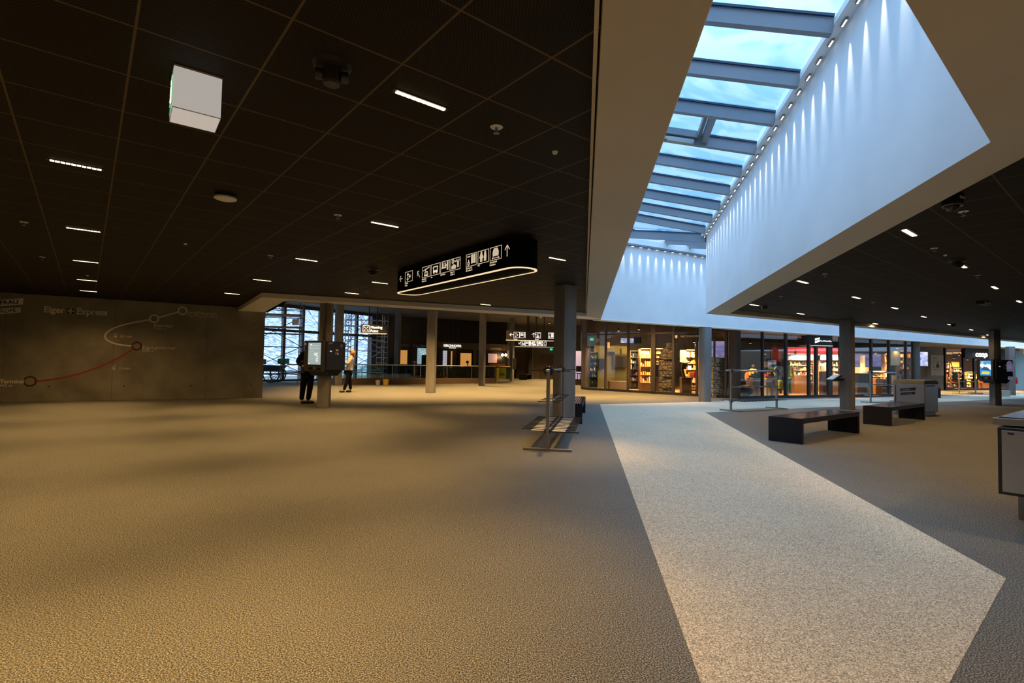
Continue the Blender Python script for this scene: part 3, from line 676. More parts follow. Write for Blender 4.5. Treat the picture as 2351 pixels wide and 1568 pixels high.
# ================================================================== CEILING FITTINGS
gu = Vector((math.cos(GRID), math.sin(GRID))); gv = Vector((-gu.y, gu.x))
led0 = thing('led_downlight', 'brightest warm LED strip of ten lit cells, left of the skylight soffit', 'lamp', (0, 0, HC), GRID)
m = MB(); m.frame(-.20, -.026, .20, .026, .008, .004); 
for v in m.v: v.z -= .004
m.build('housing', 'black', led0)
m = MB()
for k in range(10): m.box((-.162+.036*k, 0, -.006), (.029, .024, .008))
m.build('lens', 'led_warm', led0)
lamp(led0, 'SPOT', P_LED, WARM, (0, 0, -.03), size=.05, spot=R(73), blend=.9)
lamp(led0, 'SPOT', P_LED*.42, WARM, (0, 0, -.035), size=.08, spot=R(150), blend=.6)
left_leds = [((967, 230), None),
 ((175, 378), 'long LED strip in the darkest ceiling corner, below left of the exit cube'),
 ((884, 515), 'LED strip in the ceiling between the exit cube and the oval sign'),
 ((192, 527), 'nearest LED strip of the column of strips above the concrete wall'),
 ((197, 600), 'middle LED strip of the column of strips above the concrete wall'),
 ((200, 643), 'last but one LED strip before the concrete wall, below the small smoke sensor'),
 ((203, 668), 'LED strip closest to the top of the concrete wall with the route map'),
 ((704, 596), 'LED strip in the ceiling left of the oval sign, above the ticket kiosk'),
 ((602, 643), 'LED strip above the pale corner of the far opening'),
 ((533, 674), 'LED strip just left of the pale corner where the far opening starts'),
 ((1280, 594), 'LED strip right of the oval sign, above the column with the ski rack'),
 ((808, 673), 'LED strip close to the pale edge band, above the woman'),
 ((1115, 699), 'LED strip close to the pale edge band, right below the oval sign')]
for i, (p, l) in enumerate(left_leds):
    q = at(*p, HC)
    if i == 0: led0.location = q
    else: dup(led0, q, GRID, l)
# unseen lamps of the same rows; the first two added to brighten the floor
for x, y in ((-3.0, 1.6), (-1.6, 1.9), (-6.2, 2.76), (-4.3, .26), (-8.1, 5.26), (-10.0, 7.8), (-2.0, -1.6), (.0, -4.3), (-6.5, -2.4), (-12.2, 10.4), (-8.6, .4), (-10.6, 3.2), (-13.0, 5.6), (-4.0, -4.6), (-2.9, 11.4)):
    if x < -1.2+.14*y: dup(led0, (x, y, HC), GRID, 'LED strip of the dark ceiling outside the picture', 'ceiling strips outside the picture')
for x, y in ((.3, -1.1), (1.9, -.5), (3.4, .4), (-.6, -3.0), (2.2, -3.0)): dup(led0, (x, y, HS), GRID, 'LED strip in the pale soffit behind the camera, outside the picture', 'soffit strips outside the picture')  # added to warm the near floor; no lamp is known in this soffit
ledr = dup(led0, (0, 0, HC), GRID, 'short LED strip in the dark ceiling of the right-hand block, beside the black camera pair', 'strips of the right-hand ceiling')
ledr.scale = (1.22, 2.0, 1)
for c in ledr.children:
    if c.type == 'LIGHT': c.data = c.data.copy(); c.data.energy *= .42; c.data.color = AMBER
right_leds = [(2088, 534), (1843, 647), (2209, 610), (1966, 683), (2284, 660), (1732, 700), (1838, 720), (2054, 707), (2121, 727), (2010, 743), (2340, 692), (2180, 745), (2230, 757), (2268, 769)]
RL = ['short LED strip nearest the pale soffit, largest one in the right-hand dark ceiling', 'LED strip close to the pale soffit above the two benches', 'LED strip just right of the black twin-knob detector']
for i, p in enumerate(right_leds):
    q = at(*p, HC); l = RL[i] if i < 3 else 'small LED strip far back in the right-hand dark ceiling'
    if i == 0: ledr.location = q; ledr['label'] = l; 
    else: dup(ledr, q, GRID, l)
for x, y in ((5.6, 3.6), (7.4, 5.4), (9.8, 7.6), (12.5, 9.2), (15.0, 12.0), (6.8, 1.0)):
    dup(ledr, (x, y, HC), GRID, 'LED strip of the right-hand ceiling outside the picture', 'right-hand strips outside the picture')
# passage and hall lamps (round, higher)
hl0 = thing('round_downlight', 'small round downlight in the higher ceiling of the hall behind', 'lamp', (-7, 24, HH), 0, 'downlights of the hall behind')
MB().lathe([(0, -.004), (.07, -.004), (.09, -.012), (.10, 0)], 16).build('rim', 'black', hl0); MB().lathe([(.001, -.006), (.065, -.006)], 16).build('lens', 'led_warm', hl0)
lamp(hl0, 'SPOT', 2100, WARM, (0, 0, -.03), size=.05, spot=R(100), blend=.9)
first = True
for x, y in ((-6.5, 20.5), (-4.0, 20.5), (-1.2, 21.5), (1.5, 22.0), (-7.5, 25.0), (-4.2, 25.4), (-1.4, 25.6), (1.6, 27.4), (-2.0, 30.5), (1.4, 30.5), (3.6, 33.5), (2.0, 37.0), (4.6, 38.5), (3.0, 42.5), (4.6, 21.6), (6.0, 24.0)):
    if first: hl0.location = (x, y, HH); first = False
    else: dup(hl0, (x, y, HH), 0)
for x, y in ((25.5, 32.0), (28.5, 34.3), (33.0, 36.0), (36.0, 38.0)): 
    dup(hl0, (x, y, HC), 0, 'small downlight in the passage ceiling before the supermarket', 'passage downlights')
# strip of downlights under the back wall soffit would hide behind it: none there

# sprinklers: white rose and a small brass head
sp0 = thing('sprinkler', 'nearest sprinkler with a white round rose, right of the brightest LED strip', 'sprinkler', (0, 0, HC))
MB().lathe([(.001, -.004), (.042, -.004), (.046, 0)], 20).build('rose', 'white_paint', sp0)
m = MB(); m.tube((0, 0, 0), (0, 0, -.035), .011); m.lathe([(.001, -.046), (.022, -.046), (.022, -.042), (.001, -.042)], 12); m.tube((.012, 0, -.03), (.012, 0, -.045), .003); m.tube((-.012, 0, -.03), (-.012, 0, -.045), .003)
m.build('head', 'steel_dull', sp0)
spl = [((1140, 292), None), ((776, 494), 'sprinkler on the dark ceiling above left of the oval sign'), ((55, 510), 'sprinkler at the left edge of the dark ceiling'), ((97, 590), 'sprinkler left of the column of strips over the concrete wall'),
 ((621, 587), 'sprinkler left of the strip above the ticket kiosk'), ((842, 670), 'far sprinkler beside the pale edge band above the woman'), ((2212, 486), 'white sprinkler right beside the large dome camera'),
 ((2145, 570), 'sprinkler between the dome camera and the twin-knob detector'), ((1894, 629), 'sprinkler near the pale soffit of the right-hand ceiling'), ((1793, 681), 'farthest sprinkler near the pale soffit of the right-hand ceiling'), ((2245, 632), 'sprinkler right of the twin-knob detector'), ((2005, 694), 'faint sprinkler in the middle of the right-hand ceiling')]
for i, (p, l) in enumerate(spl):
    q = at(*p, HC)
    if i == 0: sp0.location = q
    else: dup(sp0, q, 0, l)
for p, l in (((1274, 348), 'tiny white dot sensor on the dark ceiling beside the skylight soffit'), ((426, 559), 'tiny white dot sensor in the left dark ceiling'), ((201, 632), 'pale smoke sensor above the LED strips before the concrete wall'), ((2170, 585), 'tiny white dot sensor in the right-hand ceiling')):
    q = at(*p, HC); o = MB().lathe([(.001, -.02), (.018, -.018), (.024, 0)], 14).build('ceiling_sensor', 'white_paint', smooth=True); o.location = q; tag(o, l, 'sensor')
def detector(px, py, label, sc=1):       # dark loudspeaker/motion head with two side knobs
    q = at(px, py, HC); r = thing('ceiling_detector', label, 'detector', q, .3)
    MB().lathe([(.001, -.02*sc), (.10*sc, -.02*sc), (.11*sc, 0)], 20).build('base', 'black', r)
    MB().lathe([(.05*sc, -.02*sc), (.05*sc, -.10*sc), (.044*sc, -.115*sc), (.001, -.115*sc)], 18).build('head', 'charcoal', r, smooth=False)
    for s_ in (-1, 1): MB().tube((s_*.05*sc, 0, -.06*sc), (s_*.09*sc, 0, -.06*sc), .032*sc, n=16).build('side_lens', 'charcoal', r)
    return r
detector(763, 150, 'black ceiling detector with two side knobs, between the exit cube and the lit strip')
detector(2198, 598, 'black twin-knob detector beside an LED strip in the right-hand ceiling')
detector(855, 618, 'small black detector on the ceiling left of the oval sign'); detector(1755, 701, 'small black detector near the point of the right-hand ceiling'); detector(2188, 743, 'tiny black detector far back in the right-hand ceiling')
q = at(518, 446, HC); r = thing('ceiling_speaker', 'flat oval grey loudspeaker disc hanging under the dark left ceiling', 'loudspeaker', q, .2)
MB().lathe([(.10, 0), (.10, -.035)], 28).build('mount', 'black', r); MB().lathe([(.001, -.06), (.085, -.058), (.105, -.05), (.105, -.036), (.001, -.034)], 32).build('disc', 'soffit_pale', r, smooth=False)
q = at(2258, 693, HC); r = thing('ceiling_speaker', 'flat black fitting with two pale windows, on the far right-hand ceiling', 'loudspeaker', q, .5)
MB().box((0, 0, -.04), (.42, .16, .08)).build('disc', 'black', r, .02)
for s_ in (-1, 1): MB().box((s_*.09, -.082, -.03), (.08, .006, .02)).build('window', 'soffit_pale', r)
q = at(2186, 448, HC); r = thing('dome_camera', 'black dome camera with a glossy ball under the right-hand ceiling', 'camera', q, .4)
MB().lathe([(.001, -.10), (.085, -.10), (.085, 0)], 28).build('housing', 'black', r); MB().ball((0, 0, -.10), .062, 20).build('dome', 'black_gloss', r, smooth=True)
MB().box((0, -.086, -.045), (.09, .004, .022)).build('name_plate', 'cream', r); MB().lathe([(.064, -.104), (.080, -.112), (.082, -.10)], 24).build('ring', 'steel_dull', r)
# mount of the camera rail in the left corner of the frame
# ------------------------------------------------------------------ exit cube
k_ = 1.113
q = Vector((-1.972, 2.96, 0)); S_ = .245
r = thing('exit_light_cube', 'glowing white cube lamp with a green exit picture on its side, under the dark ceiling', 'sign', (q.x, q.y, 2.795), R(36.5))
m = MB(); m.box((S_/2, S_/2, .122), (S_, S_, .244)); m.build('diffuser', 'cube_white', r, .004)
m = MB(); m.frame(-.001, -.001, S_+.001, S_+.001, .003, .004); m.build('seam', 'soffit', r)
MB().box((S_/2, S_/2, .248), (S_+.004, S_+.004, .010)).build('top_rim', 'soffit', r)
m = MB(); m.T = plane((-.002, S_, 0), (0, -1, 0)); m.rect(.02, .03, S_-.02, S_-.03, .002); m.build('green_panel', 'exit_green', r)
m = MB(); m.T = plane((-.0045, S_, 0), (0, -1, 0))
m.disc(.13, .185, .014, .002); m.stroke([(.125, .165), (.105, .12), (.125, .085), (.11, .045)], .018, .002); m.stroke([(.105, .12), (.08, .095), (.055, .10)], .014, .002); m.stroke([(.12, .155), (.15, .135), (.165, .15)], .012, .002); m.stroke([(.12, .155), (.09, .15), (.08, .125)], .012, .002); m.rect(.18, .04, .215, .2, .002)
m.build('running_figure', 'sign_white', r)

# ================================================================== PICTOGRAMS AND SIGNS
def glyph(m, kind, x, y, w, h, t=.003):
    X = lambda a: x+a*w
    Y = lambda b: y+b*h
    P = lambda *q: [(X(a), Y(b)) for a, b in q]
    lw = .05*w
    if kind == 'plus':
        for a, b in ((.38, .70), (.64, .50), (.36, .28)): m.rect(X(a)-.12*w, Y(b)-.03*w, X(a)+.12*w, Y(b)+.03*w, t); m.rect(X(a)-.03*w, Y(b)-.12*w, X(a)+.03*w, Y(b)+.12*w, t)
    elif kind == 'cable':
        m.stroke(P((.15, .66), (.85, .86)), .06*w, t); m.stroke(P((.5, .76), (.42, .6), (.5, .5)), .06*w, t)
        m.stroke(P((.28, .18), (.34, .48), (.66, .48), (.72, .18)), .07*w, t, True); m.rect(X(.28), Y(.12), X(.72), Y(.22), t); m.rect(X(.3), Y(.28), X(.7), Y(.33), t)
    elif kind == 'bus':
        m.frame(X(.25), Y(.25), X(.75), Y(.8), .07*w, t); m.rect(X(.25), Y(.25), X(.75), Y(.45), t); m.rect(X(.28), Y(.14), X(.4), Y(.25), t); m.rect(X(.6), Y(.14), X(.72), Y(.25), t); m.rect(X(.2), Y(.62), X(.25), Y(.72), t); m.rect(X(.75), Y(.62), X(.8), Y(.72), t)
    elif kind == 'rent':
        m.disc(X(.25), Y(.8), .07*w, t); m.rect(X(.18), Y(.48), X(.32), Y(.74), t); m.rect(X(.12), Y(.38), X(.6), Y(.5), t); m.disc(X(.78), Y(.85), .07*w, t); m.rect(X(.70), Y(.2), X(.84), Y(.78), t); m.stroke(P((.7, .66), (.5, .56)), .07*w, t); m.stroke(P((.45, .55), (.55, .85)), .05*w, t); m.stroke(P((.55, .55), (.45, .85)), .05*w, t)
    elif kind == 'depot':
        m.ring(X(.25), Y(.76), .09*w, .06*w, t); m.rect(X(.32), Y(.73), X(.62), Y(.79), t); m.rect(X(.5), Y(.66), X(.55), Y(.74), t); m.rect(X(.12), Y(.12), X(.55), Y(.42), t); m.frame(X(.24), Y(.42), X(.44), Y(.50), .03*w, t); m.stroke(P((.72, .2), (.72, .6), (.64, .85)), .07*w, t); m.stroke(P((.8, .2), (.8, .6), (.88, .85)), .07*w, t)
    elif kind == 'ski':
        m.rect(X(.5), Y(.2), X(.68), Y(.9), t); m.rect(X(.72), Y(.2), X(.9), Y(.9), t); m.ring(X(.25), Y(.24), .08*w, .06*w, t); m.rect(X(.22), Y(.3), X(.28), Y(.55), t); m.rect(X(.12), Y(.74), X(.4), Y(.84), t)
    elif kind == 'wc':
        for a, s_ in ((.33, .2), (.68, .13)):
            m.disc(X(a), Y(.82), .075*w, t); m.plate(P((a-.08, .74), (a-s_*.95, .42), (a+s_*.95, .42), (a+.08, .74))[::1], t); m.rect(X(a-.1), Y(.14), X(a-.01), Y(.44), t); m.rect(X(a+.01), Y(.14), X(a+.1), Y(.44), t)
    elif kind == 'train':
        m.plate(P((.26, .3), (.74, .3), (.76, .6), (.66, .88), (.34, .88), (.24, .6)), t); m.stroke(P((.3, .24), (.2, .1)), .06*w, t); m.stroke(P((.7, .24), (.8, .1)), .06*w, t); m.rect(X(.3), Y(.14), X(.7), Y(.18), t)
    elif kind == 'meet':
        m.disc(X(.5), Y(.5), .08*w, t)
        for a, b in ((-1, -1), (1, -1), (1, 1), (-1, 1)):
            m.stroke(P((.5+a*.34, .5+b*.34), (.5+a*.15, .5+b*.15)), .07*w, t); m.plate(P((.5+a*.13, .5+b*.13), (.5+a*.13, .5+b*.28), (.5+a*.28, .5+b*.13)), t)
    elif kind == 'left': m.stroke(P((.95, .5), (.1, .5)), .1*w, t); m.stroke(P((.45, .85), (.08, .5), (.45, .15)), .1*w, t)
    elif kind == 'up': m.stroke(P((.5, .05), (.5, .9)), .1*w, t); m.stroke(P((.12, .58), (.5, .93), (.88, .58)), .1*w, t)
    elif kind == 'upleft': m.stroke(P((.9, .1), (.15, .85)), .1*w, t); m.stroke(P((.15, .3), (.13, .87), (.7, .87)), .1*w, t)
    elif kind == 'downleft': m.stroke(P((.9, .9), (.15, .15)), .12*w, t); m.stroke(P((.15, .7), (.13, .13), (.7, .13)), .12*w, t)
    return m
bars_ = [(921.7, 'left')]
ctr = Vector((-.829-.6*.125, 8.241+.8*.125)); oa = R(-53.13)
sgn = thing('hanging_sign', 'long black oval direction sign with glowing rim and pictograms under the dark ceiling', 'sign', (ctr.x, ctr.y, 2.6), oa)
HLn, RR = 1.887, .2325
def stadium(r, hl, n=16):
    return [(hl-RR+r*math.cos(a), r*math.sin(a)) for a in [(-PI/2+PI*i/n) for i in range(n+1)]]+[(-hl+RR+r*math.cos(a), r*math.sin(a)) for a in [(PI/2+PI*i/n) for i in range(n+1)]]
body = MB().prism(stadium(RR, HLn), .012, .40).build('casing', 'casing_black', sgn)
m = MB(); po, pi_ = stadium(RR, HLn), stadium(RR-.035, HLn); n = len(po)
m.add([(x, y, 0) for x, y in po]+[(x, y, 0) for x, y in pi_]+[(x, y, .013) for x, y in po]+[(x, y, .013) for x, y in pi_],
      [(i, (i+1) % n, n+(i+1) % n, n+i) for i in range(n)]+[(i, (i+1) % n, 2*n+(i+1) % n, 2*n+i) for i in range(n)])
m.build('rim_light', 'sign_ring', sgn)
MB().prism(stadium(RR-.06, HLn), .40, .452).build('ceiling_mount', 'black', sgn)
fu = Vector((.6, -.8)); fn = Vector((-.8, -.6)); fA = ctr+fn*RR; fB = fA+fu
def fm(u_, v_):
    p = onwall(880+u_/5.877, 520+v_/5.877, fA, fB); return (Vector((p.x, p.y))-ctr).dot(fu), p.z-2.6
icons = [('plus', 300, 560, 755, 400, 'Premium\nLounge'), ('cable', 530, 497, 700, 640, 'Männlichen\nHolenstein'), ('bus', 650, 465, 675, 768, 'Bus'), ('rent', 778, 430, 645, 900, 'Sport Rent'),
         ('depot', 912, 395, 615, 1045, 'Depot A\nLocker A'), ('ski', 1122, 343, 570, 1262, 'Ski Depot B\nSki Locker B'), ('wc', 1280, 297, 535, 1427, 'WC'), ('train', 1443, 258, 500, 1600, 'Grindelwald\nInterlaken')]
Tf = plane((0, -RR-.001, 0), (1, 0, 0))
for kind, u0, v0, v1, u1, tx in icons:
    xa, zt = fm(u0, v0); _, zb = fm(u0, v1); xb, _ = fm(u1, v0-40); zt, zb = .335, .150
    m = MB(); m.T = Tf; m.frame(xa, zb, xb, zt, .008, .003); glyph(m, kind, xa, zb, xb-xa, zt-zb); m.build('pictogram', 'sign_icon', sgn)
    for j, ln in enumerate(tx.split('\n')): text('caption', ln, 'sign_icon', sgn, Tf @ Matrix.Translation((xa, .118-.034*j, .001)), .034, .0006, .001)
for kind, u_, v_, s_ in (('left', 245, 665, .13), ('upleft', 480, 605, .12), ('up', 1678, 330, .15)):
    x_, z_ = fm(u_, v_); m = MB(); m.T = Tf; glyph(m, kind, x_-s_*.5, .24-s_*.6, s_*.9, s_*1.15)
    for v in m.v:                  # wrap what lies beyond the flat front around the rounded end
        dx = -(HLn-RR)-v.x
        if dx > 0: th = math.asin(min(.96, dx/RR)); ro = -v.y; v.x = -(HLn-RR)-ro*math.sin(th); v.y = -ro*math.cos(th)
    m.build('arrow', 'sign_icon', sgn)

def hang_sign(name, label, px0, px1, py0, py1, Y, rods, cells, lit=True, ztop=HH):
    a, b = deep(px0, py1, Y), deep(px1, py0, Y); w_, h_ = b.x-a.x, b.z-a.z
    r = thing(name, label, 'sign', (a.x, Y, a.z)); MB().box((w_/2, .06, h_/2), (w_, .12, h_)).build('casing', 'charcoal', r)
    if lit: MB().box((w_/2, .06, -.015), (w_+.02, .14, .03)).build('light_strip', 'sign_icon', r)
    for t_ in rods: MB().tube((w_*t_, .06, h_), (w_*t_, .06, ztop-a.z), .025).build('hanger', 'black', r)
    T = plane((0, -.002, 0), (1, 0, 0))
    for c in cells:
        if c[0] == 'T': text('lettering', c[4], 'sign_white', r, T @ Matrix.Translation((c[1]*w_, c[2]*h_, 0)), c[3]*h_, .006, .002)
        elif c[0] in ('left', 'up', 'downleft'): m = MB(); m.T = T; glyph(m, c[0], c[1]*w_, c[2]*h_, c[3]*h_, c[3]*h_, .004); m.build('arrow', 'sign_white', r)
        else: m = MB(); m.T = T; m.frame(c[1]*w_, c[2]*h_, c[1]*w_+c[3]*h_, c[2]*h_+c[3]*h_, .06*c[3]*h_, .004); glyph(m, c[0], c[1]*w_, c[2]*h_, c[3]*h_, c[3]*h_, .004); m.build('pictogram', 'sign_white', r)
    return r
hang_sign('hanging_sign', 'dark hanging meeting point sign with a white square pictogram, above the scaffold', 828, 887, 745.5, 764.5, 22, (.3, .62), [('meet', .08, .12, .76), ('T', .38, .54, .42, 'Meeting'), ('T', .38, .12, .42, 'Point')])
hang_sign('hanging_sign', 'upper dark hanging direction sign with arrows and square pictograms, beside the near column', 1162, 1300, 761, 780, 26, (.35, .37, .5, .63), [('left', .05, .3, .5), ('plus', .125, .22, .62), ('rent', .225, .22, .62), ('up', .42, .3, .5), ('cable', .48, .22, .62), ('ski', .70, .22, .62), ('T', .125, .06, .13, 'Lounge'), ('T', .48, .06, .13, 'Gondel')])
hang_sign('hanging_sign', 'lower dark hanging sign with a row of six square pictograms, behind the upper direction sign', 1183, 1300, 782.5, 795, 33, (.4,), [('downleft', .06, .3, .5), ('bus', .11, .12, .8), ('rent', .19, .12, .8), ('wc', .27, .12, .8), ('depot', .35, .12, .8), ('train', .43, .12, .8), ('meet', .51, .12, .8)])

# ------------------------------------------------------------------ painted route map and lettering on the concrete wall
WT = lambda o: plane((o.x-WN.x*.002, o.y-WN.y*.002, o.z), (WU.x, WU.y, 0))
def wl(px, py): p = onwall(px, py, W0, W1); return (Vector((p.x, p.y))-W0).dot(WU), p.z
def wall_root(name, label, cat, px, py):
    p = onwall(px, py, W0, W1); r = thing(name, label, cat, p, math.atan2(WU.y, WU.x)); s0, z0 = wl(px, py)
    T = plane((0, -.003, 0), (1, 0, 0)); return r, T, (lambda x, y: (wl(x, y)[0]-s0, wl(x, y)[1]-z0))
mp, T, g_ = wall_root('route_map', 'painted red and pale route line with round stations on the concrete wall', 'map', 240, 800)
def bez(p0, p1, p2, p3, n=22): return [tuple((1-t)**3*a+3*(1-t)**2*t*b+3*(1-t)*t*t*c+t**3*d for a, b, c, d in zip(p0, p1, p2, p3)) for t in [i/n for i in range(n+1)]]
m = MB(); m.T = T; m.stroke([g_(*p) for p in bez((78, 875.5), (150, 872), (240, 848), (308, 799))], .045); m.build('red_line', 'red_vinyl', mp)
m = MB(); m.T = T; m.stroke([g_(*p) for p in bez((306, 794), (245, 793), (215, 770), (270, 750))+bez((270, 750), (300, 740), (325, 738), (346, 733.5))[1:]], .045); m.stroke([g_(361, 730), g_(411, 716)], .045); m.build('pale_line', 'white_line', mp)
for (x, y), mt, rr in (((69, 875.5), 'deep_red', .13), ((314, 794.5), 'deep_red', .115), ((354, 731.5), 'white_line', .115), ((419, 713.5), 'white_line', .115)):
    m = MB(); m.T = T; m.ring(*g_(x, y), rr, .045); m.build('station_ring', mt, mp)
def wtext(body, px, py, hpx, m_='white_line', bold=.0, sx=1.0, root=mp, T=T, g_=g_, al='LEFT'):
    x, z = g_(px, py); p = onwall(px, py, W0, W1); text('lettering', body, m_, root, T @ Matrix.Translation((x, z, .001)), hpx/ppm(p.y)*1.38, bold, .001, al, 0, sx)
wtext('Terminal', 56, 880, 9, bold=.006, al='RIGHT', sx=.93); wtext('943 m', 30, 888, 6.5, al='RIGHT', sx=1.1); wtext('Eigergletscher', 326, 800.5, 7.5, sx=1.12); wtext('2320 m', 326, 807, 5, sx=1.1)
wtext('Eismeer', 352.5, 750, 7.5, bold=.001, sx=1.15); wtext('3160 m', 352.5, 756, 5, sx=1.1); wtext('Jungfraujoch', 431, 720.5, 7.5, sx=1.15); wtext('Top of Europe 3454 m', 431, 726.5, 4.6, sx=1.05); wtext('26 min', 275, 774, 5.5, sx=1.1); wtext('15 min', 271, 848, 5.5, sx=1.1)
for kind, x0, y1, x1, y0 in (('bus', 258, 777, 272, 763), ('cable', 254, 850, 269, 837)):
    a, b = g_(x0, y1), g_(x1, y0); m = MB(); m.T = T; glyph(m, kind, a[0], a[1], b[0]-a[0], b[1]-a[1]); m.build('pictogram', 'white_line', mp)
r2, T2, g2 = wall_root('wall_lettering', 'large pale two word title with a small dark cross square on the concrete wall', 'lettering', 100, 718)
wtext('Eiger', 99.5, 716, 14.5, 'white_vinyl', .012, .93, r2, T2, g2); wtext('Express', 175.5, 720.5, 14.5, 'white_vinyl', .012, .90, r2, T2, g2)
m = MB(); m.T = T2; a, b = g2(154, 719), g2(170.5, 709); m.rect(a[0], a[1], b[0], b[1]); m.build('square', 'deep_red', r2)
m = MB(); m.T = T2 @ Matrix.Translation((0, 0, .004)); c = ((a[0]+b[0])/2, (a[1]+b[1])/2); m.rect(c[0]-.07, c[1]-.02, c[0]+.07, c[1]+.02, .001); m.rect(c[0]-.02, c[1]-.07, c[0]+.02, c[1]+.07, .001); m.build('cross', 'white_line', r2)
r3, T3, g3 = wall_root('wall_logo', 'two slanted pale bars with cut-out capitals at the left end of the concrete wall', 'logo', 20, 710)
ang = .17
for (px, py, h_, s_, w_) in ((53, 699, 13.5, 'JUNGFRAU', 1.98), (47.5, 717.5, 11.5, 'TOP OF EUROPE', 1.86)):
    x, z = g3(px, py); hh_ = h_/ppm(15.5)*1.02; m = MB(); m.T = T3; m.plate([(x, z), (x, z+hh_), (x-w_, z+hh_-w_*ang), (x-w_, z-w_*ang)]); m.build('bar', 'white_vinyl', r3)
    text('lettering', s_, 'wall_dark', r3, T3 @ Matrix.Translation((x-.09, z+hh_*.2-.09*ang, .004)) @ Matrix.Rotation(math.atan(ang), 4, 'Z'), hh_*.92, .004 if h_ > 12 else .001, .001, 'RIGHT', 0, 1.0)

# ================================================================== KIOSKS ON THE COLUMNS
def kiosk(col_, label, screen_mat, kind):
    c = col_.location; d = Vector((-c.x, -c.y)); a = math.atan2(d.y, d.x)-PI/4+PI/2
    r = thing('ticket_kiosk', label, 'kiosk', (c.x, c.y, 0), a); H_ = .375
    hole = .235
    def sleeve(h, z0, z1, nm, mt, bev=.02):
        m = MB()
        for sx, sy, dx, dy in ((0, -1, 2*h, h-hole), (0, 1, 2*h, h-hole), (-1, 0, h-hole, 2*hole), (1, 0, h-hole, 2*hole)):
            m.box((sx*(h+hole)/2, sy*(h+hole)/2, (z0+z1)/2), (dx, dy, z1-z0))
        return m.build(nm, mt, r)
    sleeve(H_-.02, 1.05, 1.86, 'housing', 'black')
    m = MB()
    for k in range(4):
        T_ = Matrix.Rotation(k*PI/2, 4, 'Z'); m.T = T_
        m.add([(-.33, -.33, 1.05), (.33, -.33, 1.05), (.245, -.245, .90), (-.245, -.245, .90)], [(0, 1, 2, 3)])
    m.T = Matrix(); m.build('skirt', 'black', r)
    # screen head on the face to the left, flat service panel on the face to the right
    fl = MB(); fl.box((.0, -H_-.02, 1.445), (2*H_-.02, .085, .85)); fo = fl.build('screen_head', 'charcoal', r, .012)
    T = plane((-H_+.01, -H_-.064, 1.02), (1, 0, 0)); W_ = 2*H_-.02
    m = MB(); m.T = T; m.rect(.235*W_, .19, .87*W_, .79, .003); m.build('screen', screen_mat, fo)
    if kind == 'ticket':
        m = MB(); m.T = T @ Matrix.Translation((0, 0, .003))
        for x0, y0, x1, y1 in ((.52, .49, .74, .51), (.55, .44, .70, .475), (.64, .41, .75, .43), (.62, .35, .75, .375), (.62, .30, .75, .325), (.66, .265, .72, .285), (.33, .72, .42, .75), (.33, .66, .37, .68), (.40, .70, .76, .705), (.33, .63, .76, .634), (.33, .55, .5, .553), (.33, .47, .5, .473), (.33, .40, .5, .403), (.33, .34, .5, .343), (.26, .205, .34, .225)): m.rect(x0*W_, y0, x1*W_, y1, .001)
        m.build('screen_text', 'screen_line', fo)
        m = MB(); m.T = T; m.disc(.075*W_, .755, .018, .006); m.build('red_light', 'red_light', fo)
    if kind == 'picture':
        Tp = T @ Matrix.Translation((0, 0, .003)); X0_, X1_ = .235*W_, .87*W_; wx = X1_-X0_
        for nm, mt, po_ in (('screen_clouds', 'screen_cloud', [(0, .36), (.3, .30), (.62, .34), (1, .22), (1, .44), (.72, .47), (.45, .42), (.2, .50), (0, .46)]), ('screen_ridge', 'screen_ridge', [(.05, .22), (.95, .20), (.85, .27), (.62, .36), (.5, .33), (.38, .38), (.22, .30)]), ('screen_meadow', 'screen_meadow', [(.12, .06), (.8, .05), (.9, .14), (.5, .17), (.2, .15)]), ('screen_logo', 'screen_meadow', [(.08, .52), (.36, .53), (.36, .57), (.08, .56)])):
            m = MB(); m.T = Tp
            if nm != 'screen_clouds': m.T = Tp @ Matrix.Translation((0, 0, .0015))
            m.plate([(X0_+a_*wx, .19+b_) for a_, b_ in po_], .001); m.build(nm, mt, fo)
    m = MB(); m.T = T; m.rect(.30*W_, .05, .42*W_, .12, .004); m.rect(.70*W_, .05, .86*W_, .10, .004); m.build('card_slot', 'black_gloss', fo)
    m = MB(); m.T = T; m.rect(.52*W_, .06, .64*W_, .125, .012); m.build('card_reader', 'steel_dull', fo)
    for dx in (-.012, -.034): MB().box((-H_+dx-.004, -H_+.03, 1.43), (.008, .012, .78)).build('trim_strip', 'steel_dull', r)
    pr = MB(); pr.box((H_+.005, 0, 1.45), (.05, 2*H_-.03, .80)); po = pr.build('service_panel', 'black', r, .03)
    T = plane((H_+.031, -H_+.015, 1.05), (0, 1, 0)); W_ = 2*H_-.03
    m = MB(); m.T = T; 
    for z in (.755, .725): m.plate([(.08*W_, z-.006), (.30*W_, z+.012), (.30*W_, z+.032), (.08*W_, z+.014)], .002)
    m.build('logo_bars', 'steel_dull', po)
    m = MB(); m.T = T; m.frame(.62*W_, .62, .92*W_, .77, .006, .002); m.build('notice_frame', 'charcoal', po)
    m = MB(); m.T = T; m.disc(.77*W_, .70, .045, .002); m.stroke([(.72*W_, .66), (.82*W_, .73)], .03, .002); m.build('notice_figure', 'steel_dull', po)
    m = MB(); m.T = T; m.rect(.12*W_, .47, .36*W_, .56, .002); m.build('sticker', 'navy', po)
    text('sticker_text', 'eng', 'sign_icon', po, T @ Matrix.Translation((.15*W_, .525, .003)), .05, .004, .001)
    m = MB(); m.T = T; m.rect(.46*W_, .545, .60*W_, .59, .002); m.rect(.54*W_, .44, .61*W_, .50, .002); m.rect(.46*W_, .44, .49*W_, .51, .002); m.build('sticker', 'soffit_pale', po)
    m = MB(); m.T = T
    for z in (.13, .06): m.rect(.10*W_, z, .46*W_, z+.008, .004)
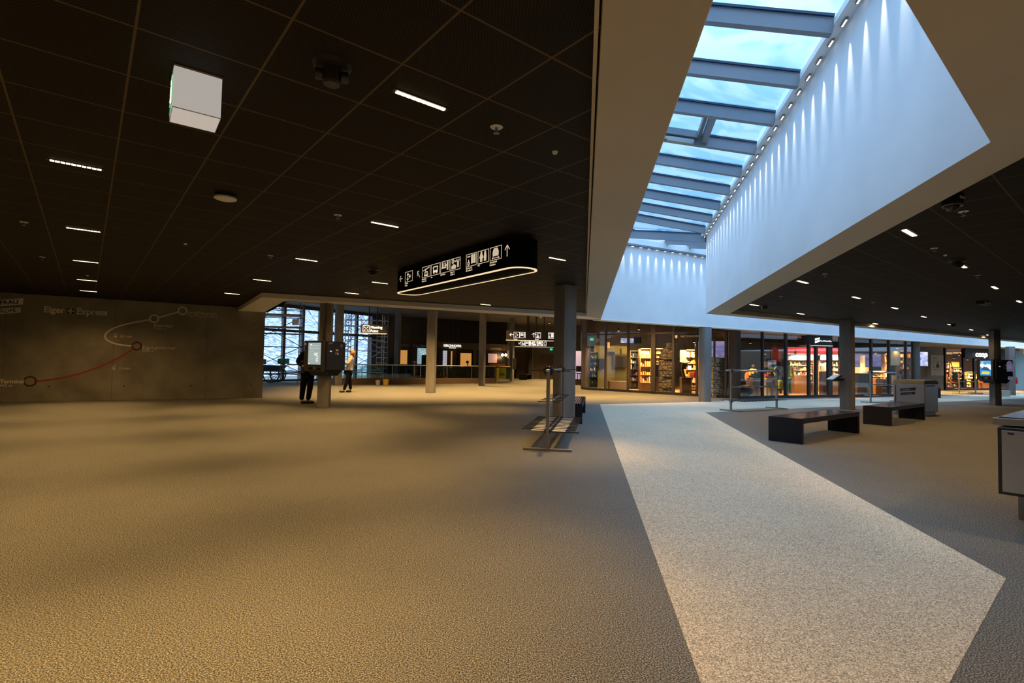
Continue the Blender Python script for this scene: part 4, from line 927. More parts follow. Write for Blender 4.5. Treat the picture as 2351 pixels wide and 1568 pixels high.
    m.build('panel_seam', 'charcoal', po)
    m = MB(); m.T = T; m.disc(.03, -.06, .012, .002); m.disc(.03, -.10, .014, .002); m.build('lock', 'steel_dull', po)
    if kind == 'picture':
        m = MB(); m.T = T; m.disc(.78*W_, .60, .13, .004, 20, .17); m.rect(.62*W_, .34, .98*W_, .60, .004); m.rect(.68*W_, -.0, .98*W_, .14, .004); m.build('pale_picture', 'lilac', po)
    MB().tube((.19, -.21, 1.86), (.19, -.21, HC), .022, n=8).build('cable_duct', 'frame_bronze', r)
    return r
kiosk(col_kiosk, 'black ticket kiosk with a pale lit screen hung around the column beside the stooping man', 'screen_pale', 'ticket')
kiosk(col_k2, 'black kiosk with a bright blue and yellow picture screen, on the far right column', 'screen_sky', 'picture')
# tilted tablet on the column behind the benches
p = deep(1915, 869, col_tab.location.y-.1)
r = thing('tablet_holder', 'black tilted reading desk with a pale top, fixed to the brown grey column', 'desk', p)
d2 = Vector((col_tab.location.x-.20-p.x, 0, 0))
rot = Matrix.Rotation(-R(33), 3, 'Y'); MB().box((0, 0, .02), (.34, .42, .05), rot=rot).build('case', 'black', r, .01)
MB().box((-.028, 0, .05), (.30, .36, .014), rot=rot).build('top', 'soffit_pale', r); MB().bar((.02, 0, -.03), (max(.12, d2.x), 0, -.03), .10, .08).build('arm', 'black', r)

# ================================================================== SKI RACKS
def rack(p, q, label, group=None):
    p, q = Vector((p.x, p.y)), Vector((q.x, q.y)); L = (q-p).length; a = math.atan2(q.y-p.y, q.x-p.x)
    r = thing('ski_rack', label, 'ski rack', (p.x, p.y, 0), a, group)
    for x in (0, L):
        MB().box((x, 0, .655), (.055, .055, 1.25)).build('post', 'steel_dull', r, .006)
        MB().box((x, 0, .02), (.06, .76, .04)).build('foot', 'steel_dull', r, .006)
        m = MB(); m.T = Matrix.Translation((x, 0, 1.25)) @ Matrix.Rotation(PI/2, 4, 'Y'); m.lathe([(.001, -.022), (.062, -.022), (.075, -.012), (.075, .012), (.062, .022), (.001, .022)], 18)
        for k in range(10): m.box((.078*math.cos(.628*k), .078*math.sin(.628*k), 0), (.022, .022, .05), .628*k)
        m.build('collar', 'charcoal', r)
        m = MB(); m.T = Matrix.Translation((x, 0, .30)) @ Matrix.Rotation(PI/2, 4, 'Y'); m.lathe([(.001, -.02), (.05, -.02), (.05, .02), (.001, .02)], 16); m.build('collar', 'charcoal', r)
    MB().tube((-.25, 0, 1.25), (L+.25, 0, 1.25), .022, n=12).build('rail', 'steel', r, smooth=True)
    MB().tube((0, 0, .74), (L, 0, .74), .018, n=10).build('rail', 'steel_dull', r, smooth=True); MB().tube((0, 0, .30), (L, 0, .30), .018, n=10).build('rail', 'steel_dull', r, smooth=True)
    pm = None; n = int(L/.19)
    for k in range(n):
        x = .14+(L-.28)*k/(n-1)
        if pm is None:
            o = MB().box((0, 0, 0), (.026, .86, .014)).build('peg', 'charcoal', r); pm = o.data
        else: o = bpy.data.objects.new('peg', pm); COL.objects.link(o); o.parent = r
        o.location = (x, 0, .315)
        if k % 2 == 0:
            o = bpy.data.objects.new('peg', pm); COL.objects.link(o); o.parent = r; o.location = (x, 0, .755); o.scale = (.9, .42, 1)
        if k in (0, n-1):
            o = bpy.data.objects.new('peg', pm); COL.objects.link(o); o.parent = r; o.location = (x-.14 if k == 0 else x+.14, 0, 1.25); o.scale = (.7, .8, 1)
    for y in (-.17, .17): MB().box((L/2, y, .303), (L-.1, .20, .012)).build('board', 'white_line', r)
    return r
rack(at(1256.4, 1035), at(1285.5, 993), 'nearest steel ski rack with pale slatted boards, in front of the blue lit column')
rack(at(1678, 944), at(1783, 938), 'steel ski rack before the shop window with the white display tables')
rack(at(1999, 925), at(2067, 922.5), 'steel ski rack between the second black bench and the recycling cabinet')
rack(at(2202.5, 903.5), at(2240, 903), 'farthest thin ski rack in front of the supermarket window')

# ================================================================== BENCHES
def bench(fr, a, L, Wd, label, Hh=.455):
    r = thing('bench', label, 'bench', (fr.x, fr.y, 0), a); n = 9; g_ = .012; sw = (Wd-.08-g_*(n+1))/n
    for y, nm in ((.02, 'side_frame'), (Wd-.02, 'side_frame')):
        m = MB(); m.box((L/2, y, Hh-.045), (L, .04, .09)); m.box((.03, y, Hh/2-.04), (.06, .04, Hh-.08)); m.box((L-.03, y, Hh/2-.04), (.06, .04, Hh-.08)); m.build(nm, 'bench_steel', r)
    sm = lm = None
    for k in range(n):
        y = .04+g_+sw/2+k*(sw+g_)
        if sm is None:
            o = MB().box((0, 0, 0), (L-.044, sw, .05)).build('slat', 'bench_top', r, .004); sm = o
        else: o = sm.copy(); COL.objects.link(o)
        o.location = (L/2, y, Hh-.024)
        for x in (.045, L-.045):
            if lm is None: o = MB().box((0, 0, 0), (.05, sw, Hh-.05)).build('leg_slat', 'bench_steel', r); lm = o
            else: o = lm.copy(); COL.objects.link(o)
            o.location = (x, y, (Hh-.05)/2)
    MB().box((.010, Wd/2, Hh/2), (.02, Wd-.08, Hh)).build('end_plate', 'bench_steel', r)
    MB().box((L-.010, Wd/2, Hh/2), (.02, Wd-.08, Hh)).build('end_plate', 'bench_steel', r); return r
ga = R(39.2)
bench(at(1842, 1020.5), ga, 2.88, .60, 'nearer of the two long black benches with glossy slatted tops')
bench(at(2046.7, 978.5), ga, 2.93, .60, 'long black bench in front of the recycling cabinet')
bench(at(1336.4, 973.5), R(80.5), 2.8, .55, 'black slatted bench half hidden by the blue lit column with the near ski rack')
bench(at(1209.7, 872.5), R(79), 2.6, .62, 'far low black bench in front of the brown doors'); bench(at(2160, 914.5), R(52), 2.4, .62, 'short looking dark blue bench behind the recycling cabinet', .5)

# ================================================================== BINS
c = at(2124, 955.5); a = math.atan2(-c.y, -c.x)-math.atan2(.31, .75)
r = thing('recycling_cabinet', 'grey metal recycling cabinet with two slanted black bars, standing behind the second black bench', 'bin', (c.x, c.y, 0), a+PI/2); S_ = .84
m = MB(); m.box((-S_/2, S_/2, .05), (S_-.1, S_-.1, .10)); m.build('plinth', 'steel_dull', r)
m = MB(); m.box((-S_/2, S_/2, .535), (S_, S_, .87)); m.build('body', 'bin_body', r, .02)
m = MB(); m.hull8([(-S_-.02, -.02, .97), (.02, -.02, .97), (.02, S_+.02, .97), (-S_-.02, S_+.02, .97)], [(-S_+.02, .03, 1.07), (-.03, .03, 1.07), (-.03, S_-.03, 1.07), (-S_+.02, S_-.03, 1.07)]); m.build('lid', 'steel', r)
T = plane((-S_, -.001, .1), (1, 0, 0))
for z0, z1, x0, x1, s_ in ((.72, .63, .22, .72, 'JUNGFRAU'), (.59, .51, .24, .70, 'TOP OF EUROPE')):
    m = MB(); m.T = T; m.plate([(x0*S_, z1-.03), (x1*S_, z1+.03), (x1*S_, z0+.03), (x0*S_, z0-.03)], .002); m.build('logo_bar', 'black', r)
    text('lettering', s_, 'bin_body', r, T @ Matrix.Translation((x0*S_+.02, z1-.008, .003)) @ Matrix.Rotation(.14, 4, 'Z'), .055 if s_[0] == 'J' else .038, .002, .001)
for y in (.10, .24, .38, .52): MB().box((.003, y+.06, .90), (.008, .10, .035)).build('vent_slot', 'charcoal', r)
MB().tube((0, .12, .62), (.008, .12, .62), .014, n=12).build('lock', 'steel', r)
MB().box((-S_+.06, -.004, .50), (.012, .010, .80)).build('door_edge', 'charcoal', r)

c = Vector((4.16, 4.54))
r = thing('recycling_cabinet', 'large steel waste cabinet with a black glossy top at the right edge', 'bin', (c.x, c.y, 0), R(39.2)); LX, LY = 1.55, .85
def yb(a_, b_): return (a_-b_)
m = MB(); m.box((LX*.62, -LY/2, .165), (LX*.34, LY-.10, .33)); m.build('plinth', 'steel_dull', r)
m = MB(); m.box((LX/2, -LY/2, .615), (LX-.03, LY-.03, .57)); m.build('body', 'bin_body', r, .012)
m = MB(); m.box((LX/2+.01, -LY+.004, .612), (LX-.09, .012, .52)); m.build('door', 'bin_body', r, .004)
m = MB(); m.box((.008, -LY/2, .612), (.012, LY-.08, .52)); m.build('door', 'bin_body', r, .004)
m = MB(); m.box((.012, -LY/2, .61), (.012, LY-.03, .56)); m.build('door_gap', 'black', r)
m = MB(); m.box((LX/2, -LY/2, .945), (LX+.02, LY+.02, .06)); m.build('lid', 'steel_dull', r, .006)
m = MB(); m.box((LX/2, -LY/2, .978), (LX-.05, LY-.05, .008)); m.build('glossy_top', 'black_gloss', r)
m = MB(); m.frame(.42, -.60, .95, -.25, .035, .004)
for v in m.v: v.z += .982
m.build('opening_rim', 'steel', r); m = MB(); m.rect(.455, -.565, .915, -.285, .002)
for v in m.v: v.z += .982
m.build('opening', 'black', r)
m = MB(); m.T = plane((-.0, -.06, .84), (0, -1, 0)); m.rect(.02, .0, .06, .015, .002); m.build('sticker', 'navy', r)

# ================================================================== PEOPLE
def skin(name, nodes, edges, mt, parent, rootk, sub=2):
    keys = list(nodes); idx = {k: i for i, k in enumerate(keys)}
    me = bpy.data.meshes.new(name); me.from_pydata([nodes[k][0] for k in keys], [(idx[a], idx[b]) for a, b in edges], []); me.update()
    o = bpy.data.objects.new(name, me); COL.objects.link(o)
    s_ = o.modifiers.new('skin', 'SKIN'); sv = me.skin_vertices[0].data
    for k in keys:
        rr = nodes[k][1]; sv[idx[k]].radius = rr if isinstance(rr, tuple) else (rr, rr); sv[idx[k]].use_root = (k == rootk)
    s_.use_smooth_shade = True; s_.branch_smoothing = .3
    u_ = o.modifiers.new('subsurf', 'SUBSURF'); u_.levels = sub; u_.render_levels = sub
    me.materials.append(M[mt]); o.parent = parent; return o
def chain(*ks): return list(zip(ks[:-1], ks[1:]))
def fingers(nodes, edges, base, fwd, side, n_='h', curl=.6):
    fwd, side = Vector(fwd).normalized(), Vector(side).normalized(); dn = fwd.cross(side).normalized(); b = Vector(nodes[base][0])
    for i, (o_, l_) in enumerate(((-.030, .065), (-.010, .075), (.011, .070), (.031, .055))):
        k0, k1, k2 = f'{n_}f{i}a', f'{n_}f{i}b', f'{n_}f{i}c'
        nodes[k0] = (tuple(b+side*o_+fwd*.03), .010); nodes[k1] = (tuple(b+side*o_+fwd*(.03+l_*.55)), .009); nodes[k2] = (tuple(b+side*o_+fwd*(.03+l_*.85)+dn*l_*curl*.6), .008)
        edges += [(base, k0), (k0, k1), (k1, k2)]
    k0, k1 = f'{n_}ta', f'{n_}tb'; nodes[k0] = (tuple(b-side*.045+fwd*.0), .011); nodes[k1] = (tuple(b-side*.062+fwd*.04), .009); edges += [(base, k0), (k0, k1)]
def slim(N):                        # the body under the clothes
    for k in ('pel', 'waist', 'chest', 'hil', 'knl', 'hir', 'knr', 'anl', 'anr', 'tol', 'tor', 'shl', 'shr', 'ell', 'elr'):
        q, r_ = N[k]; N[k] = (q, tuple(.72*x for x in r_) if isinstance(r_, tuple) else .72*r_)
# woman in the pale jacket: faces left, forearms raised, something held before her chest
wp = at(799, 901); wm = thing('person', 'woman with blond hair in a pale jacket and dark trousers, holding something before her chest', 'person', (wp.x, wp.y, 0), R(17.2))
N = {'pel': ((.0, 0, .92), (.13, .115)), 'waist': ((.02, 0, 1.05), (.12, .105)), 'chest': ((.06, 0, 1.28), (.135, .13)), 'neckb': ((.09, 0, 1.46), .062), 'neck': ((.10, 0, 1.52), .052), 'head': ((.10, 0, 1.60), (.072, .078)), 'crown': ((.12, 0, 1.69), (.065, .072)),
 'shl': ((.07, -.16, 1.42), .06), 'ell': ((-.02, -.21, 1.19), .045), 'wrl': ((-.20, -.12, 1.29), .032), 'hal': ((-.25, -.09, 1.33), .034), 'shr': ((.07, .16, 1.42), .06), 'elr': ((-.02, .21, 1.19), .045), 'wrr': ((-.21, .10, 1.28), .032), 'har': ((-.26, .06, 1.32), .034),
 'hil': ((-.02, -.085, .86), .095), 'knl': ((-.06, -.09, .48), .06), 'anl': ((-.17, -.09, .08), .042), 'tol': ((-.31, -.10, .03), .035), 'hir': ((.02, .085, .86), .095), 'knr': ((.06, .10, .48), .06), 'anr': ((.10, .10, .08), .042), 'tor': ((-.04, .11, .03), .035), 'nose': ((.015, 0, 1.60), .014)}
E_ = chain('pel', 'waist', 'chest', 'neckb', 'neck', 'head', 'crown')+chain('neckb', 'shl', 'ell', 'wrl', 'hal')+chain('neckb', 'shr', 'elr', 'wrr', 'har')+chain('pel', 'hil', 'knl', 'anl', 'tol')+chain('pel', 'hir', 'knr', 'anr', 'tor')+[('head', 'nose')]
fingers(N, E_, 'hal', (-.6, .2, .7), (.3, 1, .1), 'l'); fingers(N, E_, 'har', (-.6, -.2, .7), (.3, 1, -.1), 'r')
slim(N); skin('body', N, E_, 'skin', wm, 'pel')
J_ = {'hem': ((.01, 0, .84), (.165, .145)), 'hip': ((.01, 0, .95), (.16, .14)), 'waist': ((.02, 0, 1.06), (.145, .125)), 'chest': ((.06, 0, 1.29), (.16, .15)), 'col': ((.09, 0, 1.47), .085), 'shl': ((.07, -.17, 1.41), .075), 'ell': ((-.02, -.22, 1.18), .062), 'wrl': ((-.17, -.135, 1.275), .05), 'shr': ((.07, .17, 1.41), .075), 'elr': ((-.02, .22, 1.18), .062), 'wrr': ((-.18, .115, 1.265), .05)}
J_ = {k: (v[0], tuple(1.13*q for q in v[1]) if isinstance(v[1], tuple) else 1.15*v[1]) for k, v in J_.items()}
skin('jacket', J_, chain('hem', 'hip', 'waist', 'chest', 'col')+chain('col', 'shl', 'ell', 'wrl')+chain('col', 'shr', 'elr', 'wrr'), 'jacket_white', wm, 'waist')
T_ = {'pel': ((.0, 0, .90), (.145, .125)), 'hil': ((-.02, -.085, .83), .11), 'knl': ((-.06, -.09, .47), .078), 'anl': ((-.16, -.09, .10), .062), 'hir': ((.02, .085, .83), .11), 'knr': ((.06, .10, .47), .078), 'anr': ((.10, .10, .10), .062)}
skin('trousers', T_, chain('pel', 'hil', 'knl', 'anl')+chain('pel', 'hir', 'knr', 'anr'), 'jeans_dark', wm, 'pel')
for nm, hx, y, tx in (('shoe', -.14, -.09, -.33), ('shoe', .13, .10, -.07)): skin(nm, {'h': ((hx+.01, y, .055), (.062, .062)), 'm': (((hx+tx)/2, y, .05), (.06, .055)), 't': ((tx-.02, y, .042), (.052, .045))}, [('h', 'm'), ('m', 't')], 'shoe', wm, 'm', 1)
m = MB(); m.ball((.15, 0, 1.645), .118, 20, (.95, 1.02, 1.08)); m.ball((.195, 0, 1.56), .085, 16, (.8, 1.05, 1.2)); m.ball((.10, 0, 1.72), .085, 16, (1.15, 1.1, .6)); m.build('hair', 'hair_blond', wm, smooth=True)
skin('scarf', {'a': ((.05, -.08, 1.48), .045), 'b': ((.0, 0, 1.44), .05), 'c': ((.05, .08, 1.48), .045), 'd': ((-.03, .0, 1.33), .04)}, [('a', 'b'), ('b', 'c'), ('b', 'd')], 'scarf_green', wm, 'b', 1)
for s_ in (-1, 1): MB().ball((.036, s_*.032, 1.615), .010, 8).build('eye', 'cloth_black', wm)
MB().box((.030, 0, 1.555), (.012, .045, .010)).build('mouth', 'red_panel', wm)
pw = Vector((-.27, -.015, 1.37)); m = MB(); m.box(pw, (.02, .09, .16), rot=Matrix.Rotation(R(-25), 3, 'Y'))
bo = m.build('phone', 'yellow_green'); bo.location = (wp.x, wp.y, 0); bo.rotation_euler = (0, 0, R(17.2)); tag(bo, 'small yellow-green object held up by the woman in the pale jacket', 'phone')
# man in black, bending towards the kiosk
mp_ = at(700, 927); mn = thing('person', 'man all in black leaning in to the left side of the ticket kiosk', 'person', (mp_.x, mp_.y, 0), R(21.4))
N = {'pel': ((.06, 0, .98), (.14, .12)), 'waist': ((.04, 0, 1.12), (.135, .115)), 'chest': ((.03, 0, 1.40), (.165, .14)), 'neckb': ((.09, -.02, 1.58), .075), 'neck': ((.16, -.05, 1.65), .058), 'head': ((.24, -.08, 1.69), (.08, .085)), 'crown': ((.27, -.09, 1.78), (.07, .078)), 'nose': ((.33, -.10, 1.67), .015),
 'shl': ((-.08, .06, 1.52), .08), 'ell': ((-.25, .02, 1.27), .055), 'wrl': ((-.08, -.20, 1.14), .038), 'hal': ((.01, -.27, 1.16), .036), 'shr': ((.14, -.14, 1.50), .078), 'elr': ((.30, -.28, 1.24), .053), 'wrr': ((.42, -.40, 1.32), .036), 'har': ((.45, -.43, 1.36), .038),
 'hil': ((-.02, .03, .90), .10), 'knl': ((-.06, .03, .50), .068), 'anl': ((-.09, .02, .09), .045), 'tol': ((.06, -.02, .035), .04), 'hir': ((.14, -.03, .90), .10), 'knr': ((.12, -.04, .50), .068), 'anr': ((.06, .06, .09), .045), 'tor': ((.23, .02, .035), .04)}
E_ = chain('pel', 'waist', 'chest', 'neckb', 'neck', 'head', 'crown')+chain('neckb', 'shl', 'ell', 'wrl', 'hal')+chain('neckb', 'shr', 'elr', 'wrr', 'har')+chain('pel', 'hil', 'knl', 'anl', 'tol')+chain('pel', 'hir', 'knr', 'anr', 'tor')+[('head', 'nose')]
fingers(N, E_, 'hal', (.8, -.6, .1), (.3, .6, .7), 'l'); fingers(N, E_, 'har', (.7, -.5, .4), (.3, .8, .2), 'r')
slim(N); skin('body', N, E_, 'skin', mn, 'pel')
J_ = {'tail': ((.05, 0, .84), (.16, .14)), 'hem': ((.05, 0, .95), (.165, .145)), 'waist': ((.04, 0, 1.12), (.16, .135)), 'chest': ((.03, 0, 1.40), (.195, .165)), 'col': ((.10, -.02, 1.585), .10), 'shl': ((-.09, .06, 1.50), .105), 'ell': ((-.25, .02, 1.27), .078), 'wrl': ((-.09, -.185, 1.145), .055), 'shr': ((.14, -.15, 1.49), .10), 'elr': ((.30, -.28, 1.24), .075), 'wrr': ((.41, -.39, 1.31), .055)}
skin('jacket', J_, chain('tail', 'hem', 'waist', 'chest', 'col')+chain('col', 'shl', 'ell', 'wrl')+chain('col', 'shr', 'elr', 'wrr'), 'cloth_black', mn, 'waist')
T_ = {'pel': ((.06, 0, .97), (.155, .13)), 'hil': ((-.02, .03, .88), .118), 'knl': ((-.07, .03, .50), .09), 'anl': ((-.10, .02, .10), .072), 'hir': ((.14, -.03, .88), .118), 'knr': ((.13, -.04, .50), .09), 'anr': ((.085, .04, .10), .072)}
skin('trousers', T_, chain('pel', 'hil', 'knl', 'anl')+chain('pel', 'hir', 'knr', 'anr'), 'cloth_black', mn, 'pel')
for hx, hy, tx, ty in ((-.12, .03, .07, -.04), (.04, .07, .25, .01)): skin('shoe', {'h': ((hx, hy, .055), (.066, .064)), 'm': (((hx+tx)/2, (hy+ty)/2, .052), (.064, .056)), 't': ((tx+.02, ty, .044), (.056, .046))}, [('h', 'm'), ('m', 't')], 'shoe', mn, 'm', 1)
m = MB(); m.ball((.225, -.075, 1.755), .10, 18, (1, 1.05, .95)); m.build('hair', 'cloth_black', mn, smooth=True)
for s_ in (-1, 1): MB().ball((.315, -.10+s_*.032, 1.70), .010, 8).build('eye', 'cloth_black', mn)

# ================================================================== HALL BEHIND: balustrade, scaffolds, carriage and small things
b0, b1 = Vector((-9.6, 27.9)), Vector((-1.0, 34.25)); bu = (b1-b0).normalized(); bl = (b1-b0).length; ba = math.atan2(bu.y, bu.x)
r = thing('glass_balustrade', 'long glass balustrade on a brown plinth around the stairwell, with a pale handrail', 'railing', (b0.x, b0.y, 0), ba)
MB().box((bl/2, .12, .17), (bl, .24, .34)).build('plinth', 'boutique_brown', r)
for k in range(6): MB().box((bl*(k+.5)/6, .12, .70), (bl/6-.02, .02, .72)).build('glass_panel', 'pane_rail', r)
MB().tube((0, .12, 1.10), (bl, .12, 1.10), .028, n=10).build('handrail', 'soffit_pale', r, smooth=True)
for k in range(7): MB().box((bl*k/6, .12, .72), (.03, .03, .76)).build('post', 'steel_dull', r)
b2 = Vector((.6, 38.0)); r = thing('glass_balustrade', 'short end piece of glass balustrade beside the yellow cabinet', 'railing', (b1.x+.28, b1.y+.2, 0), math.atan2(b2.y-b1.y, b2.x-b1.x)); l2 = (b2-b1).length*.45
MB().box((l2/2, .1, .04), (l2, .12, .08)).build('plinth', 'boutique_brown', r); MB().box((l2/2, .1, .57), (l2, .02, .98)).build('glass_panel', 'pane_rail', r); MB().tube((0, .1, 1.08), (l2, .1, 1.08), .025).build('handrail', 'soffit_pale', r)
p = deep(1148.5, 868, 37.4); r = thing('cabinet', 'mustard yellow cabinet at the end of the glass balustrade', 'cabinet', (p.x, p.y, 0), .3)
MB().box((0, 0, .49), (.72, .5, .98)).build('body', 'yellow_box', r, .01); MB().box((.08, -.26, .55), (.3, .02, .04)).build('handle', 'charcoal', r); MB().box((0, 0, .02), (.66, .46, .04)).build('base', 'black', r)
# dark shrubs and low seats in the stairwell court behind the glass
sh = None
def shrub(seed):
    rd = random.Random(seed); m = MB()
    for k in range(130):
        a, e_, rr = rd.random()*6.28, rd.random()*1.5, .30+.22*rd.random(); c = Vector((math.cos(a)*math.cos(e_)*rr, math.sin(a)*math.cos(e_)*rr, .55+math.sin(e_)*rr*1.1)); d = Vector((rd.uniform(-1, 1), rd.uniform(-1, 1), rd.uniform(-.2, 1))).normalized(); s_ = d.orthogonal().normalized()
        m.add([c-d*.09, c+s_*.035, c+d*.09, c-s_*.035], [(0, 1, 2, 3)])
    return m
for i, (px, Y, l) in enumerate(((1011, 33.5, 'dark potted shrub behind the glass balustrade, below the white latticed window'), (1042, 34.2, 'dark potted shrub behind the balustrade, under the bright boutique lettering'), (1075, 35.2, 'dark potted shrub behind the balustrade, under the wide amber window'), (1122, 36.8, 'dark potted shrub behind the balustrade, right of the far concrete column'))):
    p = deep(px, 870, Y)
    if sh is None:
        sh = thing('potted_shrub', l, 'plant', (p.x, p.y, 0)); MB().lathe([(.001, 0), (.20, 0), (.27, .42), (.24, .42), (.001, .38)], 20).build('pot', 'black', sh); shrub(2).build('foliage', 'foliage', sh); MB().tube((0, 0, .3), (0, 0, .7), .03).build('stem', 'bark', sh)
    else: dup(sh, (p.x, p.y, 0), i*1.3, l)
p = deep(958, 862, 33.5); r = thing('lounge_seat', 'dark low lounge seat behind the glass balustrade, near the orange topped pole', 'seat', (p.x, p.y, 0), .5)
MB().box((0, 0, .22), (1.3, .7, .44)).build('seat', 'navy', r, .04); MB().box((0, .3, .6), (1.3, .16, .5)).build('backrest', 'navy', r, .04)
p = deep(951, 866, 31.8); r = thing('barrier_pole', 'thin pole with an orange top behind the glass balustrade', 'pole', (p.x, p.y, 0)); MB().tube((0, 0, 0), (0, 0, 1.25), .018).build('pole', 'steel', r); MB().box((0, 0, 1.30), (.22, .05, .09)).build('cap', 'orange', r); MB().lathe([(.001, 0), (.14, 0), (.14, .03), (.001, .03)], 16).build('foot', 'black', r)
p = deep(1073, 846, 36.4); r = thing('tripod', 'small black tripod standing before the amber boutique window', 'tripod', (p.x, p.y, 0))
for k in range(3): MB().tube((.28*math.cos(2.1*k), .28*math.sin(2.1*k), 0), (0, 0, 1.25), .02).build('leg', 'black', r)
MB().box((0, 0, 1.34), (.16, .28, .18)).build('head', 'black', r)
# lilac screen and a stool beside the far end of the glazed shop
p = deep(1331, 838, 34); r = thing('display_screen', 'pale lilac lit screen seen between the near column and the glazed shop corner', 'screen', (p.x, p.y, .35)); MB().box((0, 0, .92), (.9, .05, 1.84)).build('panel', 'lilac_screen', r); MB().box((0, .04, .9), (.96, .05, 1.9)).build('frame', 'black', r); MB().box((0, .1, -.16), (.9, .3, .38)).build('base', 'wall_dark', r)
p = deep(1329, 868, 33.2); r = thing('bar_stool', 'dark high stool silhouetted against the pale lilac screen', 'stool', (p.x, p.y, 0))
MB().lathe([(.001, .74), (.18, .74), (.18, .80), (.001, .80)], 18).build('seat', 'black', r); MB().box((0, .15, 1.05), (.34, .04, .36)).build('backrest', 'black', r)
for k in range(4): MB().tube((.17*math.cos(PI/4+k*PI/2), .17*math.sin(PI/4+k*PI/2), 0), (.1*math.cos(PI/4+k*PI/2), .1*math.sin(PI/4+k*PI/2), .75), .015).build('leg', 'black', r)
# black cases on the slim column
for px, py0, py1, l in ((1164, 822, 848, 'black case strapped to the left of the slim far column'), (1181, 822, 848, 'black case strapped to the right of the slim far column')):
    a_, b_ = deep(px-4, py1, 37.6), deep(px+4, py0, 37.6); o = MB().box(((a_.x+b_.x)/2, 37.6, (a_.z+b_.z)/2), (b_.x-a_.x, .18, b_.z-a_.z)).build('equipment_case', 'charcoal', bevel=.02); tag(o, l, 'case')
# scaffold towers
def scaffold(loc, a, L, Wd, Hh, decks, label, mt, lad=False):
    r = thing('scaffold_tower', label, 'scaffold', loc, a)
    for x in (0, L):
        for y in (0, Wd):
            MB().tube((x, y, .16), (x, y, Hh), .026, n=8).build('post', mt, r)
            m = MB(); m.T = Matrix.Translation((x, y, .09)) @ Matrix.Rotation(PI/2, 4, 'X'); m.lathe([(.02, -.03), (.085, -.03), (.09, 0), (.085, .03), (.02, .03)], 16); m.build('caster', 'steel_dull' if not lad else 'black', r)
        n = int(Hh/.30)
        for k in range(1, n): MB().tube((x, 0, .3*k+.2), (x, Wd, .3*k+.2), .018, n=6).build('rung', mt, r)
    for z in (.55, .70, 1.95, Hh*.62, Hh-.75, Hh-.35):
        for y in (0, Wd): MB().tube((0, y, z), (L, y, z), .020, n=6).build('ledger', mt, r)
    for z0, z1 in ((.6, 1.9), (1.95, Hh-.8)): MB().tube((0, 0, z0), (L, 0, z1), .018, n=6).build('brace', mt, r); MB().tube((L, Wd, z0), (0, Wd, z1), .018, n=6).build('brace', mt, r)
    for z in decks: MB().box((L/2, Wd/2, z), (L+.1, Wd-.06, .07)).build('deck', 'deck_wood', r)
    return r
p = at(688, 884); scaffold((p.x-2.75, p.y-.5, 0), R(10), 2.7, .85, 4.25, (2.98, 3.62), 'dark scaffold tower with two wooden decks and wheels beside the concrete wall end', 'frame_bronze')
p = deep(684, 745, 26.0); o = MB().box((p.x-.12, p.y, 3.16), (.26, .2, .29)).build('cardboard_box', 'cream', bevel=.005); tag(o, 'pale box standing on the upper scaffold deck', 'box')
p = deep(795, 884, 34.5); r_ = scaffold((p.x, 34.0, 0), R(3), 2.35, .75, 4.3, (), 'pale aluminium scaffold of ladder frames behind the woman, in front of the window wall', 'white_paint', True)
for x in (0, 2.35):
    for k in range(11): MB().tube((x-.32, -.02, .5+.34*k), (x+.36, -.02, .5+.34*k), .024, n=6).build('ladder_rung', 'white_paint', r_)
    for d_ in (-.32, .36): MB().tube((x+d_, -.02, .3), (x+d_, -.02, 4.3), .024, n=6).build('ladder_rail', 'steel_dull', r_)
# old carriage with spoked wheels
p = deep(631, 852, 29.5); r = thing('old_carriage', 'old horse carriage with big spoked wheels and a folded hood, by the window wall', 'carriage', (p.x, p.y, 0), .1)
for y, x in ((-.55, 0), (.55, 0), (-.55, -1.55), (.55, -1.55)):
    rr = .46; m = MB(); m.T = Matrix.Translation((x, y, rr)) @ Matrix.Rotation(PI/2, 4, 'X'); m.ring(0, 0, rr-.03, .06, .05, 32)
    for k in range(12): m.tube((0, 0, .025), ((rr-.03)*math.cos(PI*k/6), (rr-.03)*math.sin(PI*k/6), .025), .012, n=5)
    m.tube((0, 0, -.03), (0, 0, .08), .06); m.build('wheel', 'black', r)
m = MB(); m.hull8([(-1.5, -.4, .62), (.25, -.4, .62), (.25, .4, .62), (-1.5, .4, .62)], [(-1.7, -.45, 1.0), (.55, -.45, .95), (.55, .45, .95), (-1.7, .45, 1.0)]); m.build('body', 'dark_wood', r)
MB().box((-.85, 0, 1.15), (.5, .8, .3)).build('seat', 'brown_leather', r, .05); MB().box((.45, 0, 1.2), (.42, .8, .30)).build('seat', 'green', r, .05)
m = MB(); m.hull8([(-1.75, -.45, 1.2), (-1.1, -.45, 1.2), (-1.1, .45, 1.2), (-1.75, .45, 1.2)], [(-1.6, -.45, 1.85), (-.75, -.45, 1.75), (-.75, .45, 1.75), (-1.6, .45, 1.85)]); m.build('hood', 'black', r, .04)
for y in (-.35, .35): MB().tube((.5, y, .55), (2.3, y, .62), .03).build('shaft', 'brown_leather', r)
MB().box((.95, 0, 1.02), (.4, .7, .06)).build('footboard', 'orange', r)
